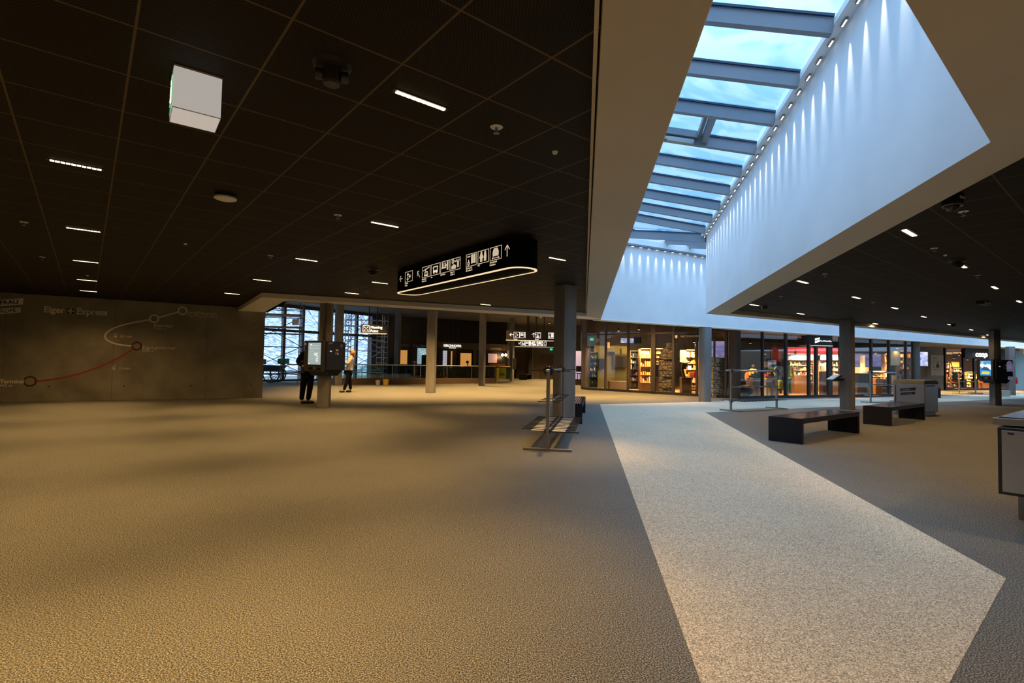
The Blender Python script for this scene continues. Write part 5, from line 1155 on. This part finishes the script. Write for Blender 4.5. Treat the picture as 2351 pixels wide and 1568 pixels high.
for px, py, mt, s_, l in ((867.5, 883.5, 'bucket_white', .85, 'white square bucket on the floor at the foot of the brown plinth'), (885.5, 884, 'bucket_yellow', 1.05, 'yellow bucket on the floor at the foot of the brown plinth')):
    p = at(px, py); r = thing('bucket', l, 'bucket', (p.x, p.y, 0)); MB().lathe([(.001, .0), (.13*s_, 0), (.155*s_, .29*s_), (.165*s_, .29*s_), (.165*s_, .31*s_), (.14*s_, .31*s_), (.12*s_, .02), (.001, .02)], 24).build('tub', mt, r)
    m = MB(); m.path([(.16*s_*math.cos(t_), -.02-.05*math.sin(t_), .30*s_-.13*math.sin(t_)) for t_ in [PI*i/10 for i in range(11)]], .006, 6); m.build('handle', 'steel', r)

# ================================================================== INSIDE THE SHOPS
def wbox(px0, px1, py0, py1, Y, th):
    a, b = deep(px0, py1, Y), deep(px1, py0, Y); return Vector(((a.x+b.x)/2, Y, max(a.z, 0))), b.x-a.x, b.z-max(a.z, 0), th
def block(name, label, cat, px0, px1, py0, py1, Y, th, mt, bevel=.01, group=None, rz=0, ground=False):
    c, w_, h_, t_ = wbox(px0, px1, py0, py1, Y, th)
    if ground: h_ += c.z; c.z = 0
    o = MB().box((0, 0, h_/2), (w_, t_, h_)).build(name, mt, bevel=bevel); o.location = c; o.rotation_euler = (0, 0, rz); return tag(o, label, cat, group)
def panel(name, label, cat, px0, px1, py0, py1, Y, mt, fm='black', th=.06):
    c, w_, h_, _ = wbox(px0, px1, py0, py1, Y, th); r = thing(name, label, cat, c)
    MB().box((0, 0, h_/2), (w_, .004, h_)).build('picture', mt, r); MB().box((0, th/2+.003, h_/2), (w_+.05, th, h_+.05)).build('frame', fm, r); return r, w_, h_
items = {}
def goods(kind, mt):
    k = (kind, mt)
    if k not in items:
        m = MB()
        if kind == 'box': m.box((0, 0, .5), (1, 1, 1))
        elif kind == 'bottle': m.lathe([(.001, 0), (.5, 0), (.5, .55), (.18, .75), (.18, 1), (.001, 1)], 10)
        else:
            m.ball((0, 0, .32), .34, 10, (1.2, .9, .95)); m.ball((0, 0, .75), .24, 10)
            for s_ in (-1, 1): m.ball((s_*.20, 0, .95), .09, 8)
        o = m.build({'box': 'product_box', 'bottle': 'bottle', 'toy': 'plush_toy'}[kind], mt, smooth=kind != 'box'); items[k] = o; o['_new'] = 1
    o = items[k]
    if '_new' in o: del o['_new']; return o
    c = o.copy(); COL.objects.link(c); return c
def shelf(label, px0, px1, py0, py1, Y, rows, per, mts, glab, group, kind='box', dep=.38, frame='wood', back='cream', light=108, lc=AMBER, rz=0):
    c, w_, h_, _ = wbox(px0, px1, py0, py1, Y, dep); h_ += c.z; z0 = c.z; c.z = 0
    r = thing('shelf_unit', label, 'shelf', c, rz)
    MB().box((0, dep-.01, h_/2), (w_, .02, h_)).build('back_panel', back, r)
    for s_ in (-1, 1): MB().box((s_*(w_/2-.015), dep/2, h_/2), (.03, dep, h_)).build('side_panel', frame, r)
    rd = random.Random(int(px0*7)); top = h_-.06; lo = max(z0, .12)
    MB().box((0, dep/2, h_-.02), (w_, dep, .04)).build('top_panel', frame, r)
    for k in range(rows):
        z = lo+(top-lo)*k/rows; MB().box((0, dep/2, z), (w_-.06, dep-.04, .025)).build('shelf_board', frame, r)
        gap = (top-lo)/rows; n = per; cw = (w_-.08)/n
        for j in range(n):
            o = goods(kind, mts[rd.randrange(len(mts))]); hh = gap*rd.choice((.28, .4, .55, .62, .78)); ww = cw*rd.choice((.45, .6, .75, .92))
            lx, ly = -w_/2+.04+cw*(j+.5), dep*.45; ca, sa = math.cos(rz), math.sin(rz)
            o.location = (c.x+lx*ca-ly*sa, Y+lx*sa+ly*ca, z+.013); o.scale = (ww, min(.24, dep*.6), hh); o.rotation_euler = (0, 0, rz)
            tag(o, glab, {'box': 'box', 'bottle': 'bottle', 'toy': 'toy'}[kind], group)
    if light: lamp(r, 'AREA', light, lc, (0, -.55, h_+.15), (R(25), 0, 0), w_*.8, sy=.3)
    return r
def spot(px, py, Y, label, power=P_SHOP, col=WARM, group=None, aim=(0, 0, 0)):
    p = deep(px, py, Y); r = thing('track_spot', label, 'lamp', p, 0, group)
    MB().tube((0, 0, .0), (0, 0, .16), .055, n=14).build('housing', 'black', r); MB().tube((0, 0, -.004), (0, 0, 0), .05, n=14).build('lens', 'bulb', r); MB().tube((0, 0, .16), (0, 0, .36), .012, n=6).build('stem', 'black', r)
    lamp(r, 'SPOT', power, col, (0, 0, -.03), aim, .05, R(110), .8); return r
# ---- left glazed shop
spot(1467, 757, 29.5, 'small bright spot lamp high in the glazed shop, over the amber shelf'); spot(1497.5, 772, 28.5, 'dim spot lamp left of the door post in the glazed shop', 240); spot(1545, 771, 28, 'bright spot lamp over the stone pillar in the glazed shop'); spot(1594, 786.5, 27, 'spot lamp beside the video wall in the glazed shop', 240); spot(1420, 760, 29.5, 'spot lamp high over the olive wall in the glazed shop', 160)
block('display_wall', 'olive green display wall inside the glazed shop', 'wall panel', 1362, 1440, 795, 893, 31.5, .2, 'olive', 0, ground=True)
panel('display_screen', 'narrow black screen on the olive wall, beside the bottle shelf', 'screen', 1376, 1387, 824, 846, 31.2, 'black_gloss'); panel('display_screen', 'wide grey screen on the olive wall of the glazed shop', 'screen', 1409, 1439, 819, 843, 31.2, 'charcoal'); panel('display_screen', 'black square screen high on the olive wall', 'screen', 1399, 1411, 808, 815, 31.2, 'black_gloss')
panel('wall_clock', 'round dark emblem on the olive wall of the glazed shop', 'emblem', 1428, 1437, 801, 812, 31.25, 'olive', 'olive', .02)
r = block('shade_lamp', 'amber shade lamp behind the second mullion of the glazed shop', 'lamp', 1393, 1399, 786, 799, 29.6, .25, 'amber_lit'); block('shade_lamp', 'dim amber shade lamp behind the first pane of the glazed shop', 'lamp', 1347.5, 1351.5, 787, 799, 29.6, .2, 'boutique_brown')
shelf('dark shelf of bottles behind the first pane of the glazed shop', 1353, 1373, 808, 880, 30.8, 5, 4, ['steel', 'cream', 'black', 'green'], 'small bottle on the dark shelf behind the first shop pane', 'bottles behind the first pane', 'bottle', frame='black', back='wall_dark', light=25)
block('display_box', 'long low grey green counter under the olive wall', 'counter', 1397, 1437, 875, 896, 29.2, .6, 'wall_taupe', .02, ground=True)
e_ = thing('exit_sign', 'green lit exit sign beside the script lettering behind the first shop pane', 'sign', deep(1358.5, 779, 29)); MB().box((0, 0, 0), (.20, .04, .14)).build('panel', 'exit_lit', e_)
def onpane(body, px, py, hp, P, Q, m_, label, sx=1., shear=0., bold=.004):
    p = onwall(px, py, P, Q); U = (Q-P).normalized(); n = Vector((U.y, -U.x, 0))
    r = thing('window_lettering', label, 'lettering', p+n*.07); text('lettering', body, m_, r, plane((0, 0, 0), (U.x, U.y, 0)), hp/ppm(p.y)*1.38, bold, .002, 'LEFT', shear, sx); return r
onpane('Lily', 1365, 784, 7.5, X0, X1, 'white_line', 'pale script name on the first pane of the glazed shop', 1.0, .35)
p = onwall(1582, 774, X0, X1); r = onpane('VICTORINOX', 1564, 774.5, 4.2, X0, X1, 'white_line', 'faint capitals with a small shield on the pane left of the blue lit column', 1.25)
m = MB(); m.T = plane((-.16, .13, .0), (XU.x, XU.y, 0)); m.plate([(-.06, .0), (0, -.06), (.06, .0), (.06, .1), (-.06, .1)], .003); m.build('shield', 'white_line', r)
shelf('amber lit shelf full of goods behind the door post of the glazed shop', 1469, 1496, 800, 880, 29.0, 4, 5, ['cream', 'orange', 'wood', 'yellow', 'brown_leather'], 'packed goods on the amber lit shelf behind the shop door post', 'goods on the amber shelf', 'box', light=270)
block('drawer_cabinet', 'low wooden cabinet under the amber lit shelf', 'cabinet', 1470, 1497, 878, 902, 28.2, .6, 'wood', .01, ground=True)
shelf('brown shelf unit left of the amber shelf in the glazed shop', 1446, 1467, 805, 893, 29.8, 6, 4, ['brown_leather', 'dark_wood', 'teal', 'cream', 'black'], 'small goods on the brown shelf left of the amber shelf', 'goods on the brown shelf', 'box', frame='dark_wood', back='boutique_brown', light=72)
r, w_, h_ = panel('hanging_screen', 'tilted row of lit pictures hanging in the glazed shop beside a black panel', 'screen', 1425, 1455, 777, 787, 28.4, 'screen_piste'); block('hanging_screen', 'black hanging panel beside the tilted lit pictures in the glazed shop', 'screen', 1455, 1472, 774, 789, 28.3, .1, 'black_gloss')
shelf('bright amber lit wall shelf left of the stone pillar', 1503, 1523, 800, 830, 29.2, 3, 5, ['cream', 'yellow', 'orange'], 'plush toy on the bright shelf left of the stone pillar', 'toys left of the stone pillar', 'toy', dep=.6, light=270)
block('display_box', 'rounded black display panel left of the stone pillar', 'panel', 1503, 1519, 835, 866, 27.6, .3, 'navy', .12); block('display_box', 'olive brown rounded counter left of the stone pillar', 'counter', 1504, 1519, 866, 905, 27.6, .5, 'boutique_brown', .1, ground=True)
def stone(px0, px1, py0, base, label, arch=0):
    c, w_, h_, _ = wbox(px0, px1, py0, base, at((px0+px1)/2, base).y, .7); r = MB()
    n = 9
    for k in range(n):
        z0, z1 = h_*k/n, h_*(k+1)/n; off = arch*max(0, (k-5)/4)**1.6; r.box((off, 0, (z0+z1)/2), (w_*(1+.03*((k*37) % 5-2)), .7*(1+.04*((k*23) % 5-2)), z1-z0))
    o = r.build('stone_pillar', 'rubble', bevel=.03); o.location = (c.x, c.y+.35, 0); tag(o, label, 'pillar'); return o
stone(1520, 1545, 787, 905, 'rough stone pillar leaning into an arch, behind the pane left of the blue lit column', .35); stone(1637, 1669, 822, 913, 'rough stone pillar under the video wall, right of the blue lit column')
r, w_, h_ = panel('video_wall', 'large lilac video wall showing a mountain, behind the blue lit column', 'screen', 1597, 1669, 783.5, 820, 27.0, 'screen_mountain')
m = MB(); m.T = plane((0, -.006, 0), (1, 0, 0)); m.plate([(w_*-.0, h_*.62), (w_*.09, h_*.93), (w_*.13, h_*.86), (w_*.2, h_*.70), (w_*.33, h_*.66), (w_*.45, h_*.58), (w_*.2, h_*.55), (w_*.1, h_*.60)], .002); m.build('mountain', 'screen_blue', r)
shelf('amber wall of small goods behind the horned head, left of the blue lit column', 1574, 1606, 803, 896, 28.4, 6, 7, ['cream', 'orange', 'red_panel', 'yellow', 'brown_leather', 'white_paint'], 'small goods on the amber wall behind the horned head', 'goods behind the horned head', 'box', light=306)
block('display_box', 'plain amber lit panel left of the small goods wall', 'panel', 1561.5, 1573, 804, 832, 28.1, .1, 'cream', .01)
c = deep(1570, 845, 26.6); r = thing('horned_head', 'dark horned animal head figure on a slanting black stand', 'sculpture', (c.x, c.y, 0))
z_ = deep(1574, 834, 26.6).z; m = MB(); m.hull8([(-.14, -.08, z_-.30), (.10, -.08, z_-.30), (.10, .08, z_-.30), (-.14, .08, z_-.30)], [(-.10, -.12, z_+.02), (.16, -.12, z_+.02), (.16, .12, z_+.02), (-.10, .12, z_+.02)]); m.build('head', 'black', r, .03)
for s_ in (-1, 1): m = MB(); m.path([(.03+s_*.12, 0, z_), (.03+s_*.26, 0, z_+.06), (.03+s_*.34, 0, z_+.20), (.03+s_*.33, 0, z_+.32)], .028, 8); m.build('horn', 'black', r, smooth=True)
MB().bar((-.10, 0, z_-.25), (.10, 0, z_-1.0), .14, .10).build('stand', 'black', r); MB().box((.1, 0, .40), (.5, .4, .80)).build('base', 'dark_wood', r, .02)
r = thing('display_table', 'small dark table with goods before the amber wall in the glazed shop', 'table', deep(1599, 872, 27.4).xy.to_3d()); MB().box((0, 0, .80), (.95, .6, .05)).build('tabletop', 'dark_wood', r)
for x in (-.42, .42):
    for y in (-.25, .25): MB().box((x, y, .39), (.05, .05, .78)).build('leg', 'black', r)
MB().box((0, 0, .25), (.9, .55, .04)).build('lower_shelf', 'dark_wood', r); tx, ty = r.location.x, r.location.y
for i, (mt, dx) in enumerate((('orange', -.3), ('red_panel', -.05), ('cream', .2))): o = goods('box', mt); o.location = (tx+dx, ty, .826); o.scale = (.2, .25, .22+.05*i); tag(o, ['orange carton on the small dark table', 'red carton in the middle of the small dark table', 'cream carton on the small dark table'][i], 'box')
# ---- right glazed shop
for i, (px, py, Y, l) in enumerate(((1723, 788, 26, 'spot lamp behind the first pane, above the yellow jackets'), (1757, 813, 27, 'bright spot lamp behind the second pane, beside the red wall'), (1826, 813, 27.5, 'bright small spot under the red header'), (1888.5, 794, 25.6, 'warm spot lamp just below the white lettered shop sign'), (1960, 800, 28.5, 'spot lamp hidden beside the brown grey column'), (2010, 812, 29, 'spot lamp before the blue video wall'), (2060, 800, 29.5, 'spot lamp above the mountain poster'))): spot(px, py, Y, l, 800)
def wtable(px0, px1, Y, label):
    c, w_, h_, _ = wbox(px0, px1, 869, 912, Y, .7); r = thing('display_table', label, 'table', (c.x, Y, 0))
    MB().box((0, 0, .80), (w_, .7, .10)).build('tabletop', 'white_paint', r, .01); MB().box((0, .05, .62), (w_-.04, .6, .26)).build('apron', 'white_paint', r)
    for s_ in (-1, 1): MB().box((s_*(w_/2-.08), 0, .25), (.09, .5, .50)).build('leg', 'white_paint', r)
    return r
wtable(1721, 1741, 25.0, 'white display table with dark folded clothes behind the first pane'); wtable(1752, 1775, 25.3, 'white display table with an orange and brown pile behind the second pane')
def pile(px0, px1, Y, z, mts, labs):
    for i, (mt, l) in enumerate(zip(mts, labs)):
        a, b = deep(px0, 870, Y), deep(px1, 870, Y); o = MB().box((0, 0, .5), (1, 1, 1)).build('folded_garment', mt, bevel=.0); n = len(mts); o.location = (a.x+(b.x-a.x)*(i+.5)/n, Y, z); o.scale = ((b.x-a.x)/n*.9, .4, .12+.08*((i*7) % 3)); tag(o, l, 'clothes')
pile(1723, 1741, 25, .851, ['navy', 'purple', 'charcoal'], ['navy folded garment on the first white table', 'violet folded garment on the first white table', 'grey folded garment on the first white table'])
pile(1753, 1776, 25.3, .851, ['orange', 'red_panel', 'brown_leather', 'cream'], ['orange folded garment on the second white table', 'red folded garment on the second white table', 'brown folded garment on the second white table', 'cream folded garment on the second white table'])
def mannequin(px, py0, base, Y, top, bottom, label, arm=None):
    c = deep(px, base, Y); r = thing('mannequin', label, 'mannequin', (c.x, Y, 0), .2); zt = deep(px, py0, Y).z; k = zt/1.75
    m = MB(); m.lathe([(.001, 0), (.18, 0), (.18, .02), (.001, .02)], 18); m.tube((0, 0, .02), (0, 0, .45*k), .02); m.build('stand', 'steel', r)
    q = lambda x, y, z: (x*k, y*k, z*k)
    skin('trousers', {'p': (q(0, 0, .92), (.15*k, .11*k)), 'a': (q(-.09, 0, .84), .10*k), 'b': (q(-.10, -.02, .48), .075*k), 'c': (q(-.11, 0, .08), .05*k), 'd': (q(.09, 0, .84), .10*k), 'e': (q(.10, .02, .48), .075*k), 'f': (q(.12, 0, .08), .05*k)}, chain('p', 'a', 'b', 'c')+chain('p', 'd', 'e', 'f'), bottom, r, 'p', 1)
    skin('jacket', {'h': (q(0, 0, .90), (.17*k, .13*k)), 'w': (q(0, 0, 1.08), (.155*k, .12*k)), 'c': (q(0, 0, 1.32), (.18*k, .13*k)), 'n': (q(0, 0, 1.46), .08*k), 's': (q(-.18, 0, 1.41), .08*k), 't': (q(-.25, -.02, 1.14), .062*k), 'u': (q(-.24, -.10, .92), .05*k), 'x': (q(.18, 0, 1.41), .08*k), 'y': (q(.25, -.02, 1.14), .062*k), 'z': (q(.24, -.10, .92), .05*k)}, chain('h', 'w', 'c', 'n')+chain('n', 's', 't', 'u')+chain('n', 'x', 'y', 'z'), top, r, 'w', 1)
    m = MB(); m.ball((0, 0, 1.60*k), .11*k, 12, (.85, .95, 1.15)); m.tube((0, 0, 1.4*k), (0, 0, 1.55*k), .05*k); m.build('head', 'charcoal', r, smooth=True); return r
mannequin(1729, 836, 905, 26.6, 'yellow', 'navy', 'mannequin in a yellow jacket behind the first white table'); mannequin(1718, 846, 905, 27.2, 'orange', 'purple', 'shorter mannequin in orange beside the yellow jacket'); mannequin(1810, 827, 905, 26.2, 'yellow_green', 'teal', 'mannequin in a yellow-green jacket and teal trousers left of the lit red header'); mannequin(1788, 829, 905, 26.0, 'sky_blue', 'navy', 'mannequin in a pale blue top between the second and third panes')
r = thing('beanbag', 'dark round seat with an orange top behind the first pane', 'seat', deep(1711, 895, 24.4).xy.to_3d()); MB().ball((0, 0, .26), .30, 18, (1.15, 1, .85)).build('cushion', 'black', r, smooth=True); MB().ball((0, 0, .40), .22, 16, (1.2, 1, .7)).build('top', 'orange', r, smooth=True)
block('backpack', 'yellow-green backpack on the floor by the third mullion', 'bag', 1787, 1796, 872, 893, 25.4, .25, 'yellow_green', .06)
r, w_, h_ = panel('banner', 'white banner over the second display table', 'banner', 1748, 1771, 831, 842, 26.8, 'white_paint', 'white_paint')
block('wall_panel', 'dark red hanging wall panel behind the second pane', 'panel', 1772, 1793, 797, 830, 29.5, .15, 'red_dark', 0)
rh = thing('shop_header', 'bright red lit header over the cream shelves of the shop', 'panel', deep(1866, 813, 31.5)); c_, w_, h_, _ = wbox(1800, 1932, 799, 813, 31.5, .2)
MB().box((c_.x-rh.location.x, 0, c_.z-rh.location.z+h_/2), (w_, .25, h_)).build('panel', 'red_panel', rh); MB().box((c_.x-rh.location.x, -.14, c_.z-rh.location.z), (w_, .05, .05)).build('light_strip', 'led_white', rh)
lamp(rh, 'AREA', 120, (1, .9, .75), (c_.x-rh.location.x, -1.1, .9), (R(62), 0, 0), 3.0, sy=.2)
for x0, x1, l, mt in ((1803, 1855, 'white and red picture strip under the red header, left part', 'poster_peak'), (1857, 1870, 'short picture strip under the red header behind the door', 'lilac_screen'), (1884, 1930, 'white picture strip under the red header, right part', 'white_window')): panel('picture_strip', l, 'picture', x0, x1, 814.5, 825.5, 30.8, mt)
shelf('cream lit shelves full of souvenirs under the red header', 1814, 1858, 826, 905, 31.0, 6, 9, ['cream', 'white_paint', 'wood', 'black', 'red_panel', 'brown_leather', 'yellow'], 'small souvenir on the cream shelves under the red header', 'souvenirs under the red header', 'box', light=306, lc=(1, .8, .5))
shelf('cream lit shelves seen through the shop door and beside the brown grey column', 1882, 1932, 827, 905, 31.0, 6, 9, ['cream', 'white_paint', 'wood', 'steel', 'brown_leather', 'orange'], 'small souvenir on the shelves behind the shop door', 'souvenirs behind the shop door', 'box', light=306, lc=(1, .8, .5))
shelf('tall rack of small cards beside the open shop door', 1858, 1868, 826, 878, 26.8, 8, 3, ['cream', 'white_paint', 'wood', 'black'], 'card on the tall rack beside the shop door', 'cards by the door', 'box', dep=.25, light=72)
block('counter', 'brown wooden sales counter under the cream shelves', 'counter', 1816, 1846, 862, 906, 28.6, .7, 'wood', .01, ground=True); block('leaflet_stand', 'brown slatted leaflet stand in the shop doorway', 'stand', 1885, 1896, 853, 903, 25.9, .35, 'dark_wood', .01, ground=True); block('notice', 'white notice with a black mark above the leaflet stand', 'notice', 1885, 1893, 840, 852, 25.8, .04, 'white_paint', 0)
block('wooden_chest', 'wooden chest low beside the brown grey column', 'cabinet', 1903, 1929, 877, 908, 26.6, .6, 'wood', .01, ground=True)
panel('video_wall', 'large blue and violet video wall in the shop right of the brown grey column', 'screen', 1960, 2028, 813, 841, 31.0, 'screen_blue')
block('lit_pillar', 'glowing white pillar in front of the blue video wall', 'lamp', 1978, 1983, 816, 858, 30.0, .22, 'cream_lit', 0); block('lit_pillar', 'thin yellow glowing pillar right of the blue video wall', 'lamp', 2028, 2031.5, 830, 862, 29.6, .12, 'cream_lit', 0)
block('counter', 'black shop counter with small prices below the blue video wall', 'counter', 1963, 1990, 857, 887, 27.4, .6, 'black', .01, ground=True); block('counter', 'pale wooden chest in front of the black shop counter', 'counter', 1963, 1991, 887, 910, 26.5, .4, 'wood', .01, ground=True); block('counter', 'orange wooden counter behind the third ski rack', 'counter', 2002, 2018, 869, 909, 28.0, .6, 'orange', .01, ground=True); block('counter', 'olive low counter beside the orange one', 'counter', 2019, 2033, 871, 909, 28.0, .5, 'wall_taupe', .01, ground=True)
block('wall_panel', 'cream lit panel under the blue video wall', 'panel', 1962, 1996, 843, 857, 30.6, .1, 'cream', 0); block('rail_light', 'yellow-green glowing shelf edge behind the third ski rack', 'lamp', 2002, 2027, 852, 854, 29.2, .2, 'cream_lit', 0)
shelf('shelf of trinkets below the glowing shelf edge', 2002, 2030, 855, 872, 29.4, 2, 8, ['cream', 'white_paint', 'steel', 'yellow'], 'trinket below the glowing shelf edge', 'trinkets', 'bottle', light=108, dep=.3)
shelf('narrow lit shelf right of the blue video wall', 2032, 2040, 812, 905, 29.4, 5, 2, ['cream', 'white_paint', 'yellow'], 'carton on the narrow lit shelf', 'cartons on the narrow shelf', 'box', dep=.3, light=90)
r, w_, h_ = panel('poster', 'pale teal mountain poster in the shop, right of the narrow lit shelf', 'poster', 2045, 2066, 807, 838.5, 29.6, 'poster_peak')
shelf('brown wall shelf behind the last shop pane', 2067, 2095, 806, 905, 30.4, 7, 4, ['brown_leather', 'dark_wood', 'cream', 'black', 'orange'], 'dark goods on the brown shelf behind the last shop pane', 'goods behind the last pane', 'box', frame='dark_wood', back='boutique_brown', light=72)
block('display_box', 'dark blue column-like display behind the last shop panes', 'panel', 2053, 2066, 862, 908, 28.3, .4, 'navy', .01, ground=True)
# shop sign over the door
a, b = deep(1867.5, 792.5, 24.1), deep(1916, 771, 24.1); sw, shh = b.x-a.x, b.z-a.z
r = thing('shop_sign', 'black projecting shop sign with white slanted bars and white lettering over the shop door', 'sign', (a.x, 24.1, a.z), ZA*.35)
MB().box((sw/2, .1, shh/2), (sw, .2, shh)).build('casing', 'charcoal', r); MB().box((sw/2, .1, -.012), (sw+.03, .22, .024)).build('light_strip', 'sign_icon', r); MB().box((-.12, .25, shh/2+.02), (.22, .5, shh-.02)).build('bracket', 'black', r)
T = plane((0, -.002, 0), (1, 0, 0)); m = MB(); m.T = T
for z in (.56, .30): m.plate([(.08*sw, z*shh-.035), (.33*sw, z*shh+.03), (.33*sw, z*shh+.12), (.08*sw, z*shh+.055)], .003)
m.build('logo_bars', 'sign_white', r); text('lettering', 'Top of Europe Shop', 'sign_white', r, T @ Matrix.Translation((.355*sw, .40*shh, .001)), .088, .004, .002, sx=.80)
# ---- passage: lit screen, poster, supermarket
r, w_, h_ = panel('display_screen', 'bright blue and white picture screen on the brown wall left of the poster', 'screen', 2099, 2130, 808, 840, 37.0, 'screen_piste')
r, w_, h_ = panel('poster', 'tall grey paper poster with a small dark figure on the brown wall', 'poster', 2138.5, 2165.5, 816.5, 861, 37.2, 'poster_paper', 'poster_paper', .03)
m = MB(); m.T = plane((0, -.004, 0), (1, 0, 0)); m.frame(-w_*.34, h_*.36, w_*.36, h_*.72, .02); m.disc(.02, h_*.47, w_*.15, .003); m.rect(-w_*.05, h_*.58, w_*.1, h_*.64, .003); m.rect(-w_*.3, h_*.29, w_*.25, h_*.305, .003); m.rect(-w_*.3, h_*.25, w_*.22, h_*.262, .003); m.disc(-w_*.25, h_*.86, w_*.07, .003); m.rect(-w_*.12, h_*.84, w_*.02, h_*.87, .003); m.build('print', 'ink', r)
p = onwall(2232, 819.5, K0, K1); n_ = Vector((KU.y, -KU.x, 0)); r = thing('shop_sign', 'big round white lit supermarket lettering on the black fascia', 'sign', p+n_*.24)
T = plane((0, 0, 0), (KU.x, KU.y, 0)); s_ = 9.2/ppm(p.y); m = MB(); m.T = T; m.T = T
lw_ = s_*.30; rr = s_*.36
def arc(cx, a0, a1): return [(cx+rr*math.cos(a0+(a1-a0)*i/20), s_*.5+rr*math.sin(a0+(a1-a0)*i/20)) for i in range(21)]
m.stroke(arc(.4*s_, .7, 2*PI-.7), lw_, .04); m.ring(1.30*s_, s_*.5, rr, lw_, .04); m.ring(2.20*s_, s_*.5, rr, lw_, .04); m.ring(3.10*s_, s_*.5, rr, lw_, .04); m.rect(3.10*s_-rr-lw_/2, -s_*.25, 3.10*s_-rr+lw_/2, s_*.55, .04); m.build('letters', 'sign_white', r)
for i, (px, py, Y, l) in enumerate(((2202, 816, 40.5, 'bright round spot at the top of the supermarket window'), (2221, 826, 40.5, 'spot lamp left below the white supermarket lettering'), (2190, 823, 41, 'spot lamp over the supermarket shelves, left one'), (2240, 826, 41, 'spot lamp behind the supermarket lettering'))): spot(px, py, Y, l, 240, AMBER)
for x0, y0, x1, y1, l in ((2172, 809, 2185, 813, 'left strip of orange light boxes at the top of the supermarket'), (2190, 808.5, 2209, 812, 'middle strip of yellow light boxes at the top of the supermarket'), (2213, 808.5, 2221, 812, 'right strip of yellow light boxes at the top of the supermarket')): block('light_box', l, 'lamp', x0, x1, y0, y1, 42, .15, 'amber_lit', 0)
block('light_box', 'large orange lit panel over the supermarket shelves', 'lamp', 2179, 2200, 831, 842, 43.5, .2, 'amber_window', 0)
shelf('lit supermarket shelf at the left, full of packs', 2171, 2182, 835, 893, 41.0, 6, 4, ['cream', 'orange', 'red_panel', 'yellow'], 'pack on the left supermarket shelf', 'packs on the left market shelf', 'box', light=198); shelf('dark middle supermarket shelf with bottles', 2184, 2214, 845, 890, 43.0, 5, 8, ['cream', 'dark_wood', 'brown_leather', 'orange'], 'bottle on the middle supermarket shelf', 'bottles in the market', 'bottle', light=162, frame='dark_wood', back='boutique_brown'); shelf('warm lit supermarket shelf right of the dark one', 2219, 2247, 854, 890, 42.5, 5, 7, ['cream', 'orange', 'yellow', 'wood'], 'pack on the right supermarket shelf', 'packs on the right market shelf', 'box', light=234)
block('counter', 'wooden market counter at the right end of the supermarket window', 'counter', 2246, 2268, 877, 893, 40.6, .7, 'orange', .05, ground=True)
for px, l in ((2211, 'round black standing table by the supermarket window, left one'), (2238, 'round black standing table by the supermarket window, right one')):
    p = deep(px, 893, 39.9 if px < 2220 else 40.2); r = thing('standing_table', l, 'table', (p.x, p.y, 0)); MB().lathe([(.001, 1.03), (.42, 1.03), (.42, 1.07), (.001, 1.07)], 24).build('tabletop', 'steel_dull', r); MB().lathe([(.001, 0), (.22, 0), (.22, .75), (.05, .8), (.05, 1.03)], 18).build('pedestal', 'black', r)
p = deep(2198, 890, 39.6); r = thing('bar_stool', 'dark grey high stool by the supermarket window', 'stool', (p.x, p.y, 0)); MB().box((0, 0, .72), (.40, .40, .06)).build('seat', 'charcoal', r, .02); MB().box((0, .18, 1.02), (.40, .04, .56)).build('backrest', 'charcoal', r, .02)
for sx in (-1, 1):
    for sy in (-1, 1): MB().tube((sx*.17, sy*.17, 0), (sx*.15, sy*.15, .70), .015).build('leg', 'black', r)
p = deep(2181, 880, 40.2); r = thing('step_ladder', 'wooden step ladder leaning in the supermarket window', 'ladder', (p.x, p.y, 0))
MB().bar((-.25, 0, 0), (.12, .1, 2.1), .05, .04).build('rail', 'wood', r); MB().bar((.65, 0, 0), (.16, .1, 2.1), .05, .04).build('rail', 'wood', r)
for k in range(6): t_ = .12+.13*k; MB().bar((-.25+.37*t_, 0, 2.1*t_), (.65-.49*t_, 0, 2.1*t_), .05, .03).build('step', 'wood', r)
# far right: pale door and a red extinguisher on the far column
p = deep(2334.5, 875, 30.9); r = thing('fire_extinguisher', 'small red fire extinguisher on the far grey column', 'extinguisher', (p.x, p.y, p.z-.15)); r.scale = (.7, .7, .7); MB().lathe([(.001, 0), (.07, 0), (.075, .03), (.075, .40), (.03, .46), (.03, .50), (.001, .50)], 16).build('cylinder', 'red_panel', r, smooth=True); MB().box((0, 0, .52), (.10, .04, .04)).build('valve', 'black', r)
p = deep(2309, 903, 29.5); o = MB().box((0, 0, .17), (.5, .35, .34)).build('carton', 'cream', bevel=.01); o.location = (p.x-.15, p.y, 0); tag(o, 'pale carton on the floor behind the far kiosk column', 'box')
struct(hallbox('door_3', 'wall_dark', 2346, 843, 2352, 885, 41.6, .12))
